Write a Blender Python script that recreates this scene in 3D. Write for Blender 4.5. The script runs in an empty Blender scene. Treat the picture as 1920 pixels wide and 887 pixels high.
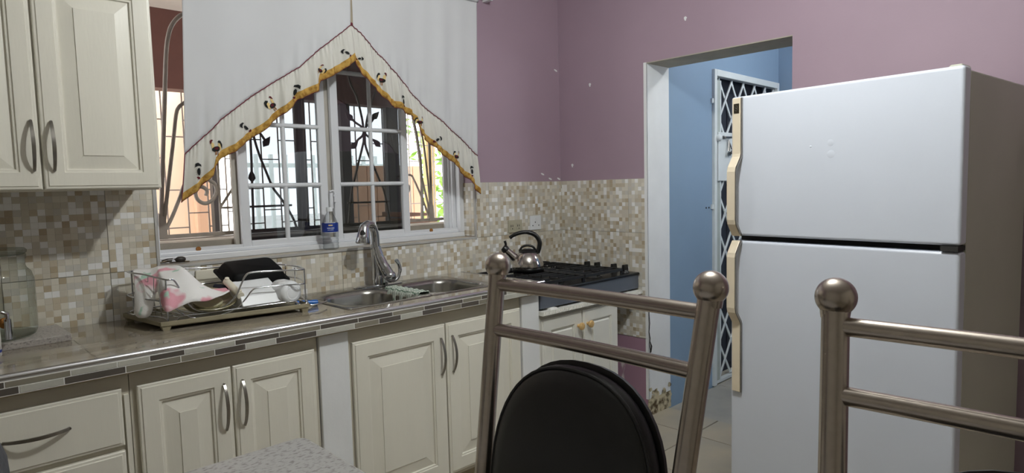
import bpy, math, random
from mathutils import Vector, Matrix
PI = math.pi
random.seed(7)
SC = bpy.context.scene
COL = SC.collection

# ------------------------------------------------------------------ camera
F_PX, YAW, PITCH, ROLL = 1182.33, 0.7664, 0.0771, -0.0250
CAM = Vector((-3.0506, -2.7042, 1.35))
cy_, sy_ = math.cos(YAW), math.sin(YAW)
fw = Vector((sy_ * math.cos(PITCH), cy_ * math.cos(PITCH), -math.sin(PITCH)))
rt = Vector((cy_, -sy_, 0)); up = rt.cross(fw)
r2 = math.cos(ROLL) * rt + math.sin(ROLL) * up
u2 = -math.sin(ROLL) * rt + math.cos(ROLL) * up
cd = bpy.data.cameras.new('camera'); cam = bpy.data.objects.new('camera', cd); COL.objects.link(cam)
cd.sensor_fit = 'HORIZONTAL'; cd.sensor_width = 36.0; cd.lens = F_PX * 36 / 1920; cd.clip_start = 0.02
m = Matrix((( r2.x, u2.x, -fw.x, CAM.x), (r2.y, u2.y, -fw.y, CAM.y), (r2.z, u2.z, -fw.z, CAM.z), (0, 0, 0, 1)))
cam.matrix_world = m
SC.camera = cam
# ------------------------------------------------------------------ world, exposure
W = bpy.data.worlds.new('overcast_sky'); SC.world = W; W.use_nodes = True
bg = W.node_tree.nodes['Background']
bg.inputs['Color'].default_value = (0.95, 0.98, 1.0, 1); bg.inputs['Strength'].default_value = 8.0
SC.view_settings.view_transform = 'Standard'; SC.view_settings.look = 'None'
SC.view_settings.exposure = -0.06; SC.view_settings.gamma = 1.0; SC.view_settings.use_curve_mapping = False
LAMP_POS = Vector((-1.60, -1.85, 2.52)); LAMP_STRENGTH = 720.0

# ------------------------------------------------------------------ helpers: materials
def s2l(c): return tuple((x / 12.92 if x <= 0.04045 else ((x + 0.055) / 1.055) ** 2.4) for x in c)
def rgb(r, g, b): return s2l((r / 255, g / 255, b / 255)) + (1,)
def nmat(name):
    M = bpy.data.materials.new(name); M.use_nodes = True
    return M, M.node_tree, M.node_tree.nodes['Principled BSDF']
def pm(name, col, rough=0.5, metal=0.0, var=0.05, scale=12.0, bump=0.0, bscale=150.0, spec=0.5, stretch=None, col2=None, lo=0.35, hi=0.65, coat=0.0, detail=4.0):
    """principled with a noise that varies its colour between col and a neighbour (or col2)"""
    M, t, p = nmat(name); N = t.nodes; L = t.links
    c = rgb(*col)
    if col2 is None:
        c1 = tuple(max(0, x * (1 - var)) for x in c[:3]) + (1,); c2 = tuple(min(1, x * (1 + var)) for x in c[:3]) + (1,)
    else: c1, c2 = c, rgb(*col2)
    tc = N.new('ShaderNodeTexCoord'); mp = N.new('ShaderNodeMapping')
    if stretch: mp.inputs['Scale'].default_value = stretch
    nz = N.new('ShaderNodeTexNoise'); nz.inputs['Scale'].default_value = scale; nz.inputs['Detail'].default_value = detail
    cr = N.new('ShaderNodeValToRGB'); e = cr.color_ramp.elements
    e[0].position = lo; e[1].position = hi; e[0].color = c1; e[1].color = c2
    L.new(tc.outputs['Object'], mp.inputs[0]); L.new(mp.outputs[0], nz.inputs['Vector'])
    L.new(nz.outputs[0], cr.inputs[0]); L.new(cr.outputs[0], p.inputs['Base Color'])
    p.inputs['Roughness'].default_value = rough; p.inputs['Metallic'].default_value = metal
    p.inputs['Specular IOR Level'].default_value = spec; p.inputs['Coat Weight'].default_value = coat
    if bump:
        n2 = N.new('ShaderNodeTexNoise'); n2.inputs['Scale'].default_value = bscale; n2.inputs['Detail'].default_value = 3
        L.new(mp.outputs[0], n2.inputs['Vector'])
        b = N.new('ShaderNodeBump'); b.inputs['Strength'].default_value = bump; b.inputs['Distance'].default_value = 0.004
        L.new(n2.outputs[0], b.inputs['Height']); L.new(b.outputs[0], p.inputs['Normal'])
    return M
def glass(name, tint, edge=(60, 75, 70), refl=0.9, rough=0.02, base=.035):
    """clear sheet or vessel glass: tinted see-through, mirror-like at grazing angles"""
    M = bpy.data.materials.new(name); M.use_nodes = True; t = M.node_tree; N = t.nodes; L = t.links
    N.remove(N['Principled BSDF']); out = N['Material Output']
    tr = N.new('ShaderNodeBsdfTransparent'); gl = N.new('ShaderNodeBsdfGlossy'); gl.inputs['Roughness'].default_value = rough
    lw = N.new('ShaderNodeLayerWeight'); lw.inputs['Blend'].default_value = 0.35
    cm = N.new('ShaderNodeMix'); cm.data_type = 'RGBA'
    cm.inputs[6].default_value = rgb(*tint); cm.inputs[7].default_value = rgb(*edge)
    L.new(lw.outputs['Facing'], cm.inputs[0]); L.new(cm.outputs[2], tr.inputs['Color'])
    l2 = N.new('ShaderNodeLayerWeight'); l2.inputs['Blend'].default_value = 0.5
    pw = N.new('ShaderNodeMath'); pw.operation = 'POWER'; pw.inputs[1].default_value = 4.0; L.new(l2.outputs['Facing'], pw.inputs[0])
    mu = N.new('ShaderNodeMath'); mu.operation = 'MULTIPLY_ADD'; mu.inputs[1].default_value = refl * .6; mu.inputs[2].default_value = base
    L.new(pw.outputs[0], mu.inputs[0])
    mx = N.new('ShaderNodeMixShader'); L.new(mu.outputs[0], mx.inputs[0]); L.new(tr.outputs[0], mx.inputs[1]); L.new(gl.outputs[0], mx.inputs[2])
    L.new(mx.outputs[0], out.inputs['Surface'])
    return M

M = {}
M['mauve'] = pm('mauve_paint', (162, 140, 154), 0.62, var=0.035, scale=1.6, bump=0.08, bscale=90)
M['mauve_worn'] = pm('mauve_paint_peeling', (158, 124, 142), 0.7, scale=14, col2=(206, 196, 198), lo=0.60, hi=0.66, bump=0.3, bscale=40, stretch=(1, 1, 0.35), detail=7)
M['ceiling'] = pm('ceiling_paint', (232, 230, 226), 0.8, var=0.02)
M['blue'] = pm('blue_paint', (132, 156, 180), 0.6, var=0.04, scale=1.5, bump=0.06, bscale=70)
M['grout'] = pm('grey_grout', (176, 171, 160), 0.9, var=0.06, scale=40)
M['cream'] = pm('cream_painted_wood', (228, 224, 211), 0.38, var=0.02, scale=3, bump=0.06, bscale=35, stretch=(4, 4, 0.6))
M['cream_frame'] = pm('cream_frame_paint', (204, 198, 182), 0.5, var=0.03, scale=4)
M['recess'] = pm('bare_board', (170, 158, 132), 0.7, var=0.05, scale=6)
M['plaster'] = pm('white_plaster', (232, 233, 234), 0.7, var=0.025, scale=6, bump=0.25, bscale=30)
M['whitewood'] = pm('white_painted_wood', (226, 224, 216), 0.45, var=0.03, scale=5, bump=0.08, bscale=40)
M['upvc'] = pm('white_window_frame', (222, 224, 228), 0.35, var=0.02, scale=4)
M['nickel'] = pm('brushed_nickel', (150, 146, 140), 0.28, 1.0, var=0.05, scale=60)
M['chair_metal'] = pm('satin_bronze_nickel', (178, 168, 159), 0.26, 1.0, var=0.04, scale=80, bump=0.02, bscale=500)
M['chrome'] = pm('chrome', (200, 202, 206), 0.08, 1.0, var=0.01)
M['steel'] = pm('stainless_steel', (158, 156, 151), 0.22, 1.0, var=0.05, scale=30, bump=0.02, bscale=300)
M['kettle_steel'] = pm('polished_steel', (196, 190, 186), 0.12, 1.0, var=0.02)
M['trim_metal'] = pm('aluminium_edge_strip', (214, 214, 218), 0.26, 1.0, var=0.02)
M['black_vinyl'] = pm('black_vinyl', (13, 13, 14), 0.42, var=0.1, scale=200, bump=0.05, bscale=700)
M['black_plastic'] = pm('black_plastic', (16, 16, 17), 0.35, var=0.1)
M['black_enamel'] = pm('black_enamel', (10, 10, 11), 0.3, var=0.1, spec=0.35)
M['cast_iron'] = pm('black_cast_iron', (18, 18, 19), 0.5, var=0.15, scale=90)
M['burner'] = pm('burner_cap', (60, 56, 52), 0.55, var=0.1)
M['pan_black'] = pm('matte_black_coating', (9, 9, 10), 0.6, spec=.15)
M['blue_steel'] = pm('blue_grey_stove_panel', (90, 96, 106), 0.4, var=0.03)
M['fridge'] = pm('white_fridge_enamel', (212, 217, 228), 0.28, var=0.012, scale=3, bump=0.03, bscale=240)
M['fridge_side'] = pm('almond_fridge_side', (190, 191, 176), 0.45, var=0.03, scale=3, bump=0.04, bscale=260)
M['fridge_handle'] = pm('yellowed_cream_plastic', (224, 210, 186), 0.4, var=0.03, scale=6)
M['gasket'] = pm('dark_gasket', (40, 38, 36), 0.8)
M['curtain'] = pm('white_curtain_cloth', (206, 207, 210), 0.9, var=0.015, scale=4, bump=0.12, bscale=900, spec=0.1)
M['flounce'] = pm('cream_flounce_cloth', (212, 210, 203), 0.9, var=0.02, scale=5, bump=0.12, bscale=900, spec=0.1)
M['gold'] = pm('gold_border_cloth', (194, 156, 84), 0.85, scale=55, col2=(158, 118, 56), lo=0.45, hi=0.62, spec=0.1)
M['maroon'] = pm('maroon_cord', (112, 42, 56), 0.85, var=0.1)
M['emb_black'] = pm('black_embroidery', (22, 24, 26), 0.9, var=0.2, scale=300)
M['emb_red'] = pm('dark_red_embroidery', (92, 18, 30), 0.9, var=0.2, scale=300)
M['emb_tan'] = pm('straw_embroidery', (222, 196, 138), 0.9, var=0.1, scale=300)
M['rust'] = pm('orange_brown_embroidery', (150, 92, 40), 0.9)
M['iron'] = pm('weathered_iron', (150, 140, 130), 0.6, var=0.1, scale=20)
M['iron_dark'] = pm('dark_iron', (66, 62, 58), 0.6, var=0.1)
M['gate_white'] = pm('white_gate_paint', (216, 222, 222), 0.5, var=0.03)
M['gate_back'] = pm('dark_door_board', (52, 56, 66), 0.6, var=0.08, scale=6)
M['brown'] = pm('brown_porch_paint', (92, 58, 48), 0.7, var=0.04)
M['porch_white'] = pm('porch_ceiling_paint', (200, 190, 176), 0.8, var=0.03)
M['peach'] = pm('peach_wall_paint', (240, 212, 184), 0.8, var=0.03, scale=2)
M['peach_deep'] = pm('orange_peach_paint', (198, 160, 132), 0.8, var=0.04, scale=2)
M['concrete'] = pm('grey_concrete', (150, 142, 130), 0.85, var=0.1, scale=9, bump=0.2, bscale=60)
M['white_out'] = pm('white_yard_paint', (236, 238, 238), 0.8, var=0.02)
M['leaf'] = pm('green_leaf', (96, 140, 50), 0.6, col2=(150, 180, 80), scale=8)
M['branch'] = pm('brown_twig', (90, 70, 50), 0.8)
M['wood'] = pm('brown_plank', (120, 84, 58), 0.6, scale=20, col2=(92, 60, 40), stretch=(0.2, 2, 2))
M['yellow_post'] = pm('straw_post_paint', (206, 176, 118), 0.7)
M['knob_wood'] = pm('turned_pine', (220, 186, 130), 0.45, scale=30, col2=(202, 162, 102), stretch=(3, 0.3, 3))
M['table'] = pm('grey_granite_laminate', (160, 158, 155), 0.4, scale=75, col2=(112, 107, 103), lo=0.50, hi=0.68, detail=6, stretch=(1, 1.7, 1))
M['table_edge'] = pm('pale_edge_band', (210, 208, 204), 0.4)
M['granite'] = pm('speckled_granite', (178, 172, 166), 0.5, scale=150, col2=(128, 122, 118), lo=0.5, hi=0.65, bump=0.2, bscale=120)
M['bag'] = pm('dark_grey_cloth', (58, 58, 62), 0.95, var=0.15, scale=60, bump=0.3, bscale=300)
M['floor_tile'] = pm('beige_grey_floor_tile', (150, 144, 132), 0.45, scale=3.2, col2=(170, 158, 138), lo=0.3, hi=0.7, detail=6, bump=0.03, bscale=60)
M['hall_floor'] = pm('grey_hall_floor', (140, 138, 132), 0.5, scale=4, col2=(156, 152, 144))
M['counter_tile'] = pm('brown_veined_glazed_tile', (156, 147, 132), 0.07, scale=5.5, col2=(108, 97, 80), lo=0.42, hi=0.72, detail=8, stretch=(0.55, 3.2, 1), coat=0.3)
M['t_dark'] = pm('dark_taupe_glass_tile', (88, 82, 76), 0.18, var=0.06)
M['t_mid'] = pm('taupe_glass_tile', (134, 128, 114), 0.18, var=0.05)
M['t_light'] = pm('pale_stone_tile', (182, 180, 170), 0.25, var=0.04, scale=40)
M['glass_dark'] = glass('tinted_window_glass', (170, 173, 175), (158, 162, 164), 0.8, base=.10)
M['jar'] = glass('clear_jar_glass', (250, 251, 249), (205, 211, 205), 0.9)
M['pet'] = glass('clear_bottle_plastic', (246, 247, 247), (196, 200, 202), 0.9, 0.06)
M['dish'] = pm('greenish_plastic_dish', (164, 156, 122), 0.3, var=.03)
M['cork'] = pm('cork', (150, 98, 40), 0.8, var=0.15, scale=60)
M['white_plastic'] = pm('white_plastic', (232, 234, 236), 0.35, var=0.01)
M['cream_plastic'] = pm('cream_plastic', (224, 218, 200), 0.45, var=0.02)
M['tray_plastic'] = pm('aged_cream_tray', (150, 142, 118), 0.5, var=0.04)
M['outlet_beige'] = pm('beige_outlet_plastic', (176, 170, 148), 0.4, var=0.01)
M['slot'] = pm('dark_slot', (20, 18, 16), 0.7)
M['blue_plastic'] = pm('blue_plastic', (28, 98, 178), 0.3, var=0.02)
M['label_blue'] = pm('dark_blue_label', (26, 54, 140), 0.4, var=0.05)
M['cap_white'] = pm('white_cap', (225, 228, 230), 0.4, var=0.01)
M['rubber'] = pm('grey_rubber', (44, 42, 40), 0.8)
M['key'] = pm('dull_key_metal', (86, 76, 62), 0.4, 0.8, var=0.15, scale=50)
M['can_white'] = pm('white_can_paint', (216, 214, 208), 0.35, scale=30, col2=(196, 194, 190))
M['tan_lid'] = pm('brown_lid', (120, 90, 60), 0.5)
M['paper'] = pm('white_paper', (236, 234, 228), 0.9)
M['stain'] = pm('mould_stain', (198, 186, 156), 0.95, scale=26, col2=(84, 68, 44), lo=0.45, hi=0.6, bump=0.4, bscale=60, detail=8)
M['crack'] = pm('dark_crack', (34, 30, 28), 0.95)
M['mos'] = [pm('mosaic_white', (236, 235, 233), 0.28, var=0.02), pm('mosaic_cream', (214, 208, 194), 0.3, var=0.03),
            pm('mosaic_beige', (200, 193, 178), 0.3, var=0.03), pm('mosaic_sand', (191, 179, 157), 0.3, var=0.03),
            pm('mosaic_tan', (176, 160, 134), 0.3, var=0.04), pm('mosaic_grey', (199, 195, 186), 0.3, var=0.03)]
# towel print, cloth check
def towel_mat():
    T, t, p = nmat('white_towel_pink_flowers'); N = t.nodes; L = t.links
    tc = N.new('ShaderNodeTexCoord')
    def blot(scale, lo, hi, off):
        mp = N.new('ShaderNodeMapping'); mp.inputs['Location'].default_value = off
        nz = N.new('ShaderNodeTexNoise'); nz.inputs['Scale'].default_value = scale; nz.inputs['Detail'].default_value = 2
        mr = N.new('ShaderNodeMapRange'); mr.inputs[1].default_value = lo; mr.inputs[2].default_value = hi
        L.new(tc.outputs['Object'], mp.inputs[0]); L.new(mp.outputs[0], nz.inputs['Vector']); L.new(nz.outputs[0], mr.inputs[0]); return mr.outputs[0]
    col = None
    for sc, lo, hi, off, c in ((11, 0.57, 0.64, (1.3, .4, .25), (222, 160, 172)), (20, 0.66, 0.72, (3, 1, 2), (176, 208, 190))):
        mx = N.new('ShaderNodeMix'); mx.data_type = 'RGBA'; L.new(blot(sc, lo, hi, off), mx.inputs[0])
        if col is None: mx.inputs[6].default_value = rgb(238, 236, 234)
        else: L.new(col, mx.inputs[6])
        mx.inputs[7].default_value = rgb(*c); col = mx.outputs[2]
    L.new(col, p.inputs['Base Color']); p.inputs['Roughness'].default_value = 0.95
    nz = N.new('ShaderNodeTexNoise'); nz.inputs['Scale'].default_value = 500; b = N.new('ShaderNodeBump'); b.inputs['Strength'].default_value = 0.4; b.inputs['Distance'].default_value = 0.003
    L.new(tc.outputs['Object'], nz.inputs['Vector']); L.new(nz.outputs[0], b.inputs['Height']); L.new(b.outputs[0], p.inputs['Normal'])
    return T
M['towel'] = towel_mat()
def check_mat():
    T, t, p = nmat('white_cloth_green_check'); N = t.nodes; L = t.links
    tc = N.new('ShaderNodeTexCoord'); outs = []
    for d in ('X', 'Y'):
        w = N.new('ShaderNodeTexWave'); w.bands_direction = d; w.inputs['Scale'].default_value = 24; w.inputs['Distortion'].default_value = 0.6
        L.new(tc.outputs['Object'], w.inputs['Vector'])
        mr = N.new('ShaderNodeMapRange'); mr.inputs[1].default_value = 0.86; mr.inputs[2].default_value = 0.95; L.new(w.outputs[1], mr.inputs[0]); outs.append(mr.outputs[0])
    mx0 = N.new('ShaderNodeMath'); mx0.operation = 'MAXIMUM'; L.new(outs[0], mx0.inputs[0]); L.new(outs[1], mx0.inputs[1])
    mx = N.new('ShaderNodeMix'); mx.data_type = 'RGBA'; L.new(mx0.outputs[0], mx.inputs[0])
    mx.inputs[6].default_value = rgb(206, 212, 202); mx.inputs[7].default_value = rgb(84, 112, 92); L.new(mx.outputs[2], p.inputs['Base Color'])
    p.inputs['Roughness'].default_value = 0.95
    return T
M['check'] = check_mat()
def bulb_mat():
    B = bpy.data.materials.new('lit_bulb'); B.use_nodes = True; t = B.node_tree; N = t.nodes
    N.remove(N['Principled BSDF']); e = N.new('ShaderNodeEmission'); e.inputs['Color'].default_value = (0.965, 1.0, 0.985, 1); e.inputs['Strength'].default_value = LAMP_STRENGTH
    t.links.new(e.outputs[0], N['Material Output'].inputs['Surface']); return B
M['bulb'] = bulb_mat()

# ------------------------------------------------------------------ helpers: meshes
class MB:
    def __init__(s): s.v = []; s.f = []; s.m = []; s.sm = []
    def add(s, vs, fs, mi=0, smooth=False):
        o = len(s.v); s.v += [tuple(v) for v in vs]
        for f in fs: s.f.append(tuple(i + o for i in f)); s.m.append(mi); s.sm.append(smooth)
        return s
    def box(s, x0, x1, y0, y1, z0, z1, mi=0):
        vs = [(x0, y0, z0), (x1, y0, z0), (x1, y1, z0), (x0, y1, z0), (x0, y0, z1), (x1, y0, z1), (x1, y1, z1), (x0, y1, z1)]
        return s.add(vs, [(0, 3, 2, 1), (4, 5, 6, 7), (0, 1, 5, 4), (1, 2, 6, 5), (2, 3, 7, 6), (3, 0, 4, 7)], mi)
    def hexa(s, b, t, mi=0):     # bottom quad, top quad (both counter-clockwise from above)
        return s.add(list(b) + list(t), [(0, 3, 2, 1), (4, 5, 6, 7), (0, 1, 5, 4), (1, 2, 6, 5), (2, 3, 7, 6), (3, 0, 4, 7)], mi)
    def loft(s, rings, mi=0, smooth=True, cap0=True, cap1=True, closed=True):
        n = len(rings[0]); vs = [p for r in rings for p in r]; fs = []
        for i in range(len(rings) - 1):
            for k in range(n if closed else n - 1):
                a = i * n + k; b = i * n + (k + 1) % n; fs.append((a, b, b + n, a + n))
        o = len(s.v); s.add(vs, fs, mi, smooth)
        caps = []
        if cap0: caps.append(tuple(range(n))[::-1])
        if cap1: caps.append(tuple((len(rings) - 1) * n + k for k in range(n)))
        for c in caps: s.f.append(tuple(i + o for i in c)); s.m.append(mi); s.sm.append(False)
        return s
    def tube(s, pts, r, seg=10, mi=0, closed=False, prof=None):
        P = [Vector(p) for p in pts]; n = len(P)
        rs = r if isinstance(r, (list, tuple)) else [r] * n
        T = []
        for i in range(n):
            if closed: d = P[(i + 1) % n] - P[i - 1]
            else: d = P[min(i + 1, n - 1)] - P[max(i - 1, 0)]
            T.append(d.normalized())
        ref = Vector((0, 0, 1)) if abs(T[0].z) < 0.9 else Vector((1, 0, 0))
        u = T[0].cross(ref).normalized(); rings = []
        for i in range(n):
            u = (u - u.dot(T[i]) * T[i]).normalized(); w = T[i].cross(u)
            if prof: rings.append([P[i] + u * a * rs[i] + w * b * rs[i] for a, b in prof])
            else: rings.append([P[i] + (u * math.cos(2 * PI * k / seg) + w * math.sin(2 * PI * k / seg)) * rs[i] for k in range(seg)])
        if closed: rings.append(rings[0]); return s.loft(rings, mi, True, False, False)
        return s.loft(rings, mi, not prof)
    def lathe(s, prof, c=(0, 0, 0), axis=(0, 0, 1), seg=24, mi=0, cap0=True, cap1=True, smooth=True):
        A = Vector(axis).normalized(); ref = Vector((1, 0, 0)) if abs(A.x) < 0.9 else Vector((0, 1, 0))
        u = (ref - ref.dot(A) * A).normalized(); w = A.cross(u); C = Vector(c)
        rings = [[C + A * h + (u * math.cos(2 * PI * k / seg) + w * math.sin(2 * PI * k / seg)) * max(r, 1e-5) for k in range(seg)] for r, h in prof]
        return s.loft(rings, mi, smooth, cap0, cap1)
    def sphere(s, c, r, seg=24, rings=14, mi=0, sc=(1, 1, 1)):
        R = [[(c[0] + sc[0] * r * math.sin(PI * i / rings) * math.cos(2 * PI * k / seg), c[1] + sc[1] * r * math.sin(PI * i / rings) * math.sin(2 * PI * k / seg), c[2] - sc[2] * r * math.cos(PI * i / rings)) for k in range(seg)] for i in range(1, rings)]
        return s.loft(R, mi)
    def grid(s, fn, nu, nv, mi=0, smooth=True):
        vs = [fn(i / nu, j / nv) for j in range(nv + 1) for i in range(nu + 1)]
        fs = [(j * (nu + 1) + i, j * (nu + 1) + i + 1, (j + 1) * (nu + 1) + i + 1, (j + 1) * (nu + 1) + i) for j in range(nv) for i in range(nu)]
        return s.add(vs, fs, mi, smooth)
    def xf(s, mat):
        s.v = [tuple(mat @ Vector(v)) for v in s.v]; return s

def origin(o):
    p = Vector((0, 0, 0))
    while o is not None: p += o.location; o = o.parent
    return p
def obj(name, mb, mats, parent=None, bevel=0, seg=2, solid=0, sub=0, kind=None, label=None):
    me = bpy.data.meshes.new(name); off = origin(parent)
    me.from_pydata([(v[0] - off.x, v[1] - off.y, v[2] - off.z) for v in mb.v], [], mb.f)
    for k in (mats if isinstance(mats, (list, tuple)) else [mats]): me.materials.append(k)
    me.polygons.foreach_set('material_index', mb.m); me.polygons.foreach_set('use_smooth', mb.sm)
    me.update()
    if any(mb.sm): me.set_sharp_from_angle(angle=0.9)
    o = bpy.data.objects.new(name, me); COL.objects.link(o); o.parent = parent
    if solid: d = o.modifiers.new('thick', 'SOLIDIFY'); d.thickness = solid; d.offset = 0
    if sub: d = o.modifiers.new('sub', 'SUBSURF'); d.levels = sub; d.render_levels = sub
    if bevel: d = o.modifiers.new('bevel', 'BEVEL'); d.width = bevel; d.segments = seg; d.limit_method = 'ANGLE'; d.angle_limit = 0.6
    if kind: o['kind'] = kind
    if label: o['label'] = label
    return o
def tag(o, label, cat, group=None):
    o['label'] = label; o['category'] = cat
    if group: o['group'] = group
    return o
def thing(name, label, cat, loc=(0, 0, 0), group=None):
    o = bpy.data.objects.new(name, None); COL.objects.link(o); o.location = loc; o.empty_display_size = 0.05
    return tag(o, label, cat, group)
def part(name, mb, mat, parent, **k): return obj(name, mb, mat, parent, **k)
def struct(name, mb, mat, **k): return obj(name, mb, mat, None, kind='structure', **k)
def interp(pts, x):
    if x <= pts[0][0]: return pts[0][1]
    for (a, b), (c, d) in zip(pts, pts[1:]):
        if x <= c: return b + (d - b) * (x - a) / max(1e-9, c - a)
    return pts[-1][1]
def smooth_path(pts, k=6, closed=False):
    P = [Vector(p) for p in pts]; n = len(P); out = []
    for i in range(n if closed else n - 1):
        g = (lambda j: P[j % n]) if closed else (lambda j: P[min(max(j, 0), n - 1)])
        p0, p1, p2, p3 = g(i - 1), g(i), g(i + 1), g(i + 2)
        for j in range(k):
            t = j / k
            out.append(0.5 * ((2 * p1) + (p2 - p0) * t + (2 * p0 - 5 * p1 + 4 * p2 - p3) * t * t + (3 * p1 - p0 - 3 * p2 + p3) * t ** 3))
    if not closed: out.append(P[-1])
    return out
def copy_tree(o, parent=None):
    c = o.copy(); COL.objects.link(c)
    if parent is not None: c.parent = parent
    for ch in list(o.children): copy_tree(ch, c)
    return c

# ================================================================== ROOM SHELL
XL, YF, ZC = -4.8, -4.8, 2.72
ZT, ZJ = 1.384, 1.073                       # top of wall tiling, row joint
DY0, DY1, DZ = -0.651, -1.461, 2.03         # doorway in the right-hand wall
WX0, WX1, WZ0, WZ1 = -2.355, -0.736, 1.08, 2.25   # window opening
CZ = 0.893                                  # counter top
floor = struct('floor', MB().box(XL - .2, 0.2, YF - .2, 0.25, -0.12, -0.008).box(0.2, 2.0, -2.6, -0.4, -0.12, -0.012), M['grout'])
proto = None
T_ = 0.45
for ix in range(11):
    for iy in range(11):
        x1 = -0.072 - T_ * ix + T_ * (0); x0 = x1 - T_
        y1 = -0.085 - T_ * (iy - 0) ; y0 = y1 - T_
        if x0 < XL - 0.3 or y0 < YF - 0.3: continue
        if proto is None:
            proto = part('tile', MB().box(0.002, T_ - .002, 0.002, T_ - .002, -0.010, 0.0), M['floor_tile'], floor, bevel=0.0015, seg=1); o = proto
        else:
            o = proto.copy(); COL.objects.link(o); o.parent = floor
        o.location = (x0, y0, 0)
for iy in range(6):                          # the strip of cut tiles at the doorway
    part('tile', MB().box(-0.070, 0.198, -0.083 - T_ * (iy + 1) + .004, -0.087 - T_ * iy, -0.010, 0.0), M['floor_tile'], floor)
for ix in range(3):
    for iy in range(3):
        part('hall_tile', MB().box(0.204 + .6 * ix, 0.80 + .6 * ix, -0.66 - .62 * (iy + 1), -0.664 - .62 * iy, -0.016, -0.004), M['hall_floor'], floor)
struct('ceiling', MB().box(XL - .2, 2.0, YF - .2, 0.25, ZC, ZC + .1), M['ceiling'])
wall_back = struct('wall_back', MB().box(XL, WX0, 0, .25, 0, ZC).box(WX1, 0.22, 0, .25, 0, ZC).box(WX0, WX1, 0, .25, 0, WZ0 - .012).box(WX0, WX1, 0, .25, WZ1, ZC), M['mauve'])
wall_right = struct('wall_right', MB().box(0, .22, DY0, 0, 0, ZC).box(0, .22, YF, DY1, 0, ZC).box(0, .22, DY1, DY0, DZ, ZC), M['mauve'])
M['cream_wall'] = pm('cream_wall_paint', (206, 202, 190), 0.7, var=.03, scale=2)
struct('wall_left', MB().box(XL - .2, XL, YF, 0.25, 0, ZC), M['cream_wall'])
struct('wall_front', MB().box(XL - .2, 0.2, YF - .2, YF, 0, ZC), M['cream_wall'])
# wall tiling: each 31 cm ceramic tile carries a relief of little squares, one mesh per tile
def mosaic_tile(parent, x0, x1, z0, z1, ox, oz, plane, depth=0.006, seed=0):
    """tile rectangle [x0,x1]x[z0,z1] on a wall; ox,oz = corner of the full tile; plane(u, d, z) -> world"""
    rnd = random.Random(seed); mb = MB(); g = 0.0009; x0 += g; x1 -= g; z0 += g; z1 -= g; P_ = 0.3136 / 14
    d0 = depth - 0.0007
    mb.add([plane(x0, 0, z0), plane(x1, 0, z0), plane(x1, 0, z1), plane(x0, 0, z1), plane(x0, d0, z0), plane(x1, d0, z0), plane(x1, d0, z1), plane(x0, d0, z1)],
           [(4, 5, 6, 7), (0, 1, 5, 4), (1, 2, 6, 5), (2, 3, 7, 6), (3, 0, 4, 7)], 5)
    for i in range(-1, 15):
        for j in range(-1, 15):
            c = rnd.choices(range(6), (17, 25, 24, 12, 9, 15))[0]
            a0 = max(x0, ox + i * P_ + .0002); a1 = min(x1, ox + (i + 1) * P_ - .0002)
            b0 = max(z0, oz + j * P_ + .0002); b1 = min(z1, oz + (j + 1) * P_ - .0002)
            if a1 - a0 < .003 or b1 - b0 < .003: continue
            e = .0007; dd = depth + rnd.uniform(-.0002, .0003)
            mb.add([plane(a0, d0, b0), plane(a1, d0, b0), plane(a1, d0, b1), plane(a0, d0, b1), plane(a0 + e, dd, b0 + e), plane(a1 - e, dd, b0 + e), plane(a1 - e, dd, b1 - e), plane(a0 + e, dd, b1 - e)],
                   [(4, 5, 6, 7), (0, 1, 5, 4), (1, 2, 6, 5), (2, 3, 7, 6), (3, 0, 4, 7)], c)
    return part('tile', mb, M['mos'], parent)
PB = lambda u, d, z: (u, -d, z)
PR = lambda u, d, z: (-d, -u, z)             # right wall, u = distance from the corner
TW = 0.3145; sd = 0
obj('tile_bed', MB().box(XL, WX0, -.002, 0, CZ - .06, ZT + .001).box(WX1, 0, -.002, 0, .72, ZT + .001).box(WX0, WX1, -.002, 0, CZ - .06, WZ0 - .012), M['grout'], wall_back)
for k in range(15):
    a0, a1 = -TW * (k + 1), -TW * k
    for r in range(3):
        zt1 = ZT - r * 0.311; zt0 = max(zt1 - 0.311, 0.745 if a0 > -0.95 else CZ - .04)
        if zt1 - zt0 < .01: continue
        spans = [(a0, a1, zt0, zt1)]
        if r == 0:
            spans = []
            if a0 < WX0: spans.append((a0, min(a1, WX0), zt0, zt1))
            if a1 > WX1: spans.append((max(a0, WX1), a1, zt0, zt1))
            if a0 < WX1 and a1 > WX0 and zt0 < WZ0 - .013: spans.append((max(a0, WX0), min(a1, WX1), zt0, min(zt1, WZ0 - .013)))
        for (q0, q1, w0, w1) in spans:
            sd += 1
            if q1 - q0 > .006: mosaic_tile(wall_back, q0, q1, w0, min(w1, WZ0 - .013) if (q0 >= WX0 - .01 and q1 <= WX1 + .01) else w1, a0, zt1 - TW, PB, seed=sd)
# mosaic on the right-hand window reveal
for w0, w1 in ((WZ0 + .002, ZT - .0),):
    mosaic_tile(wall_back, 0.0, 0.098, w0, w1, 0, ZT - TW, lambda u, d, z: (WX1 - d, u, z), seed=91)
obj('tile_bed', MB().box(-.002, 0, DY0, 0, 0.455, ZT + .001), M['grout'], wall_right)
for a0, a1, ox in ((0, .527, 0), (.527, -DY0, .527)):
    for r in range(3):
        zt1 = ZT - .311 * r; zt0 = max(zt1 - .311, .458)
        # the wide panel is two printed tiles butted together
        cuts = [(0, .2135), (.2135, .527)] if a0 == 0 else [(a0, a1)]
        for c0, c1 in cuts: sd += 1; mosaic_tile(wall_right, c0, c1, zt0, zt1, c1 - TW if a0 == 0 else c0, zt1 - TW, PR, seed=sd)
# worn strip of wall below the tiling
obj('peeling_plaster', MB().box(-.003, 0, DY0, -.01, 0.0, .453), M['mauve_worn'], wall_right)
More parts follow.
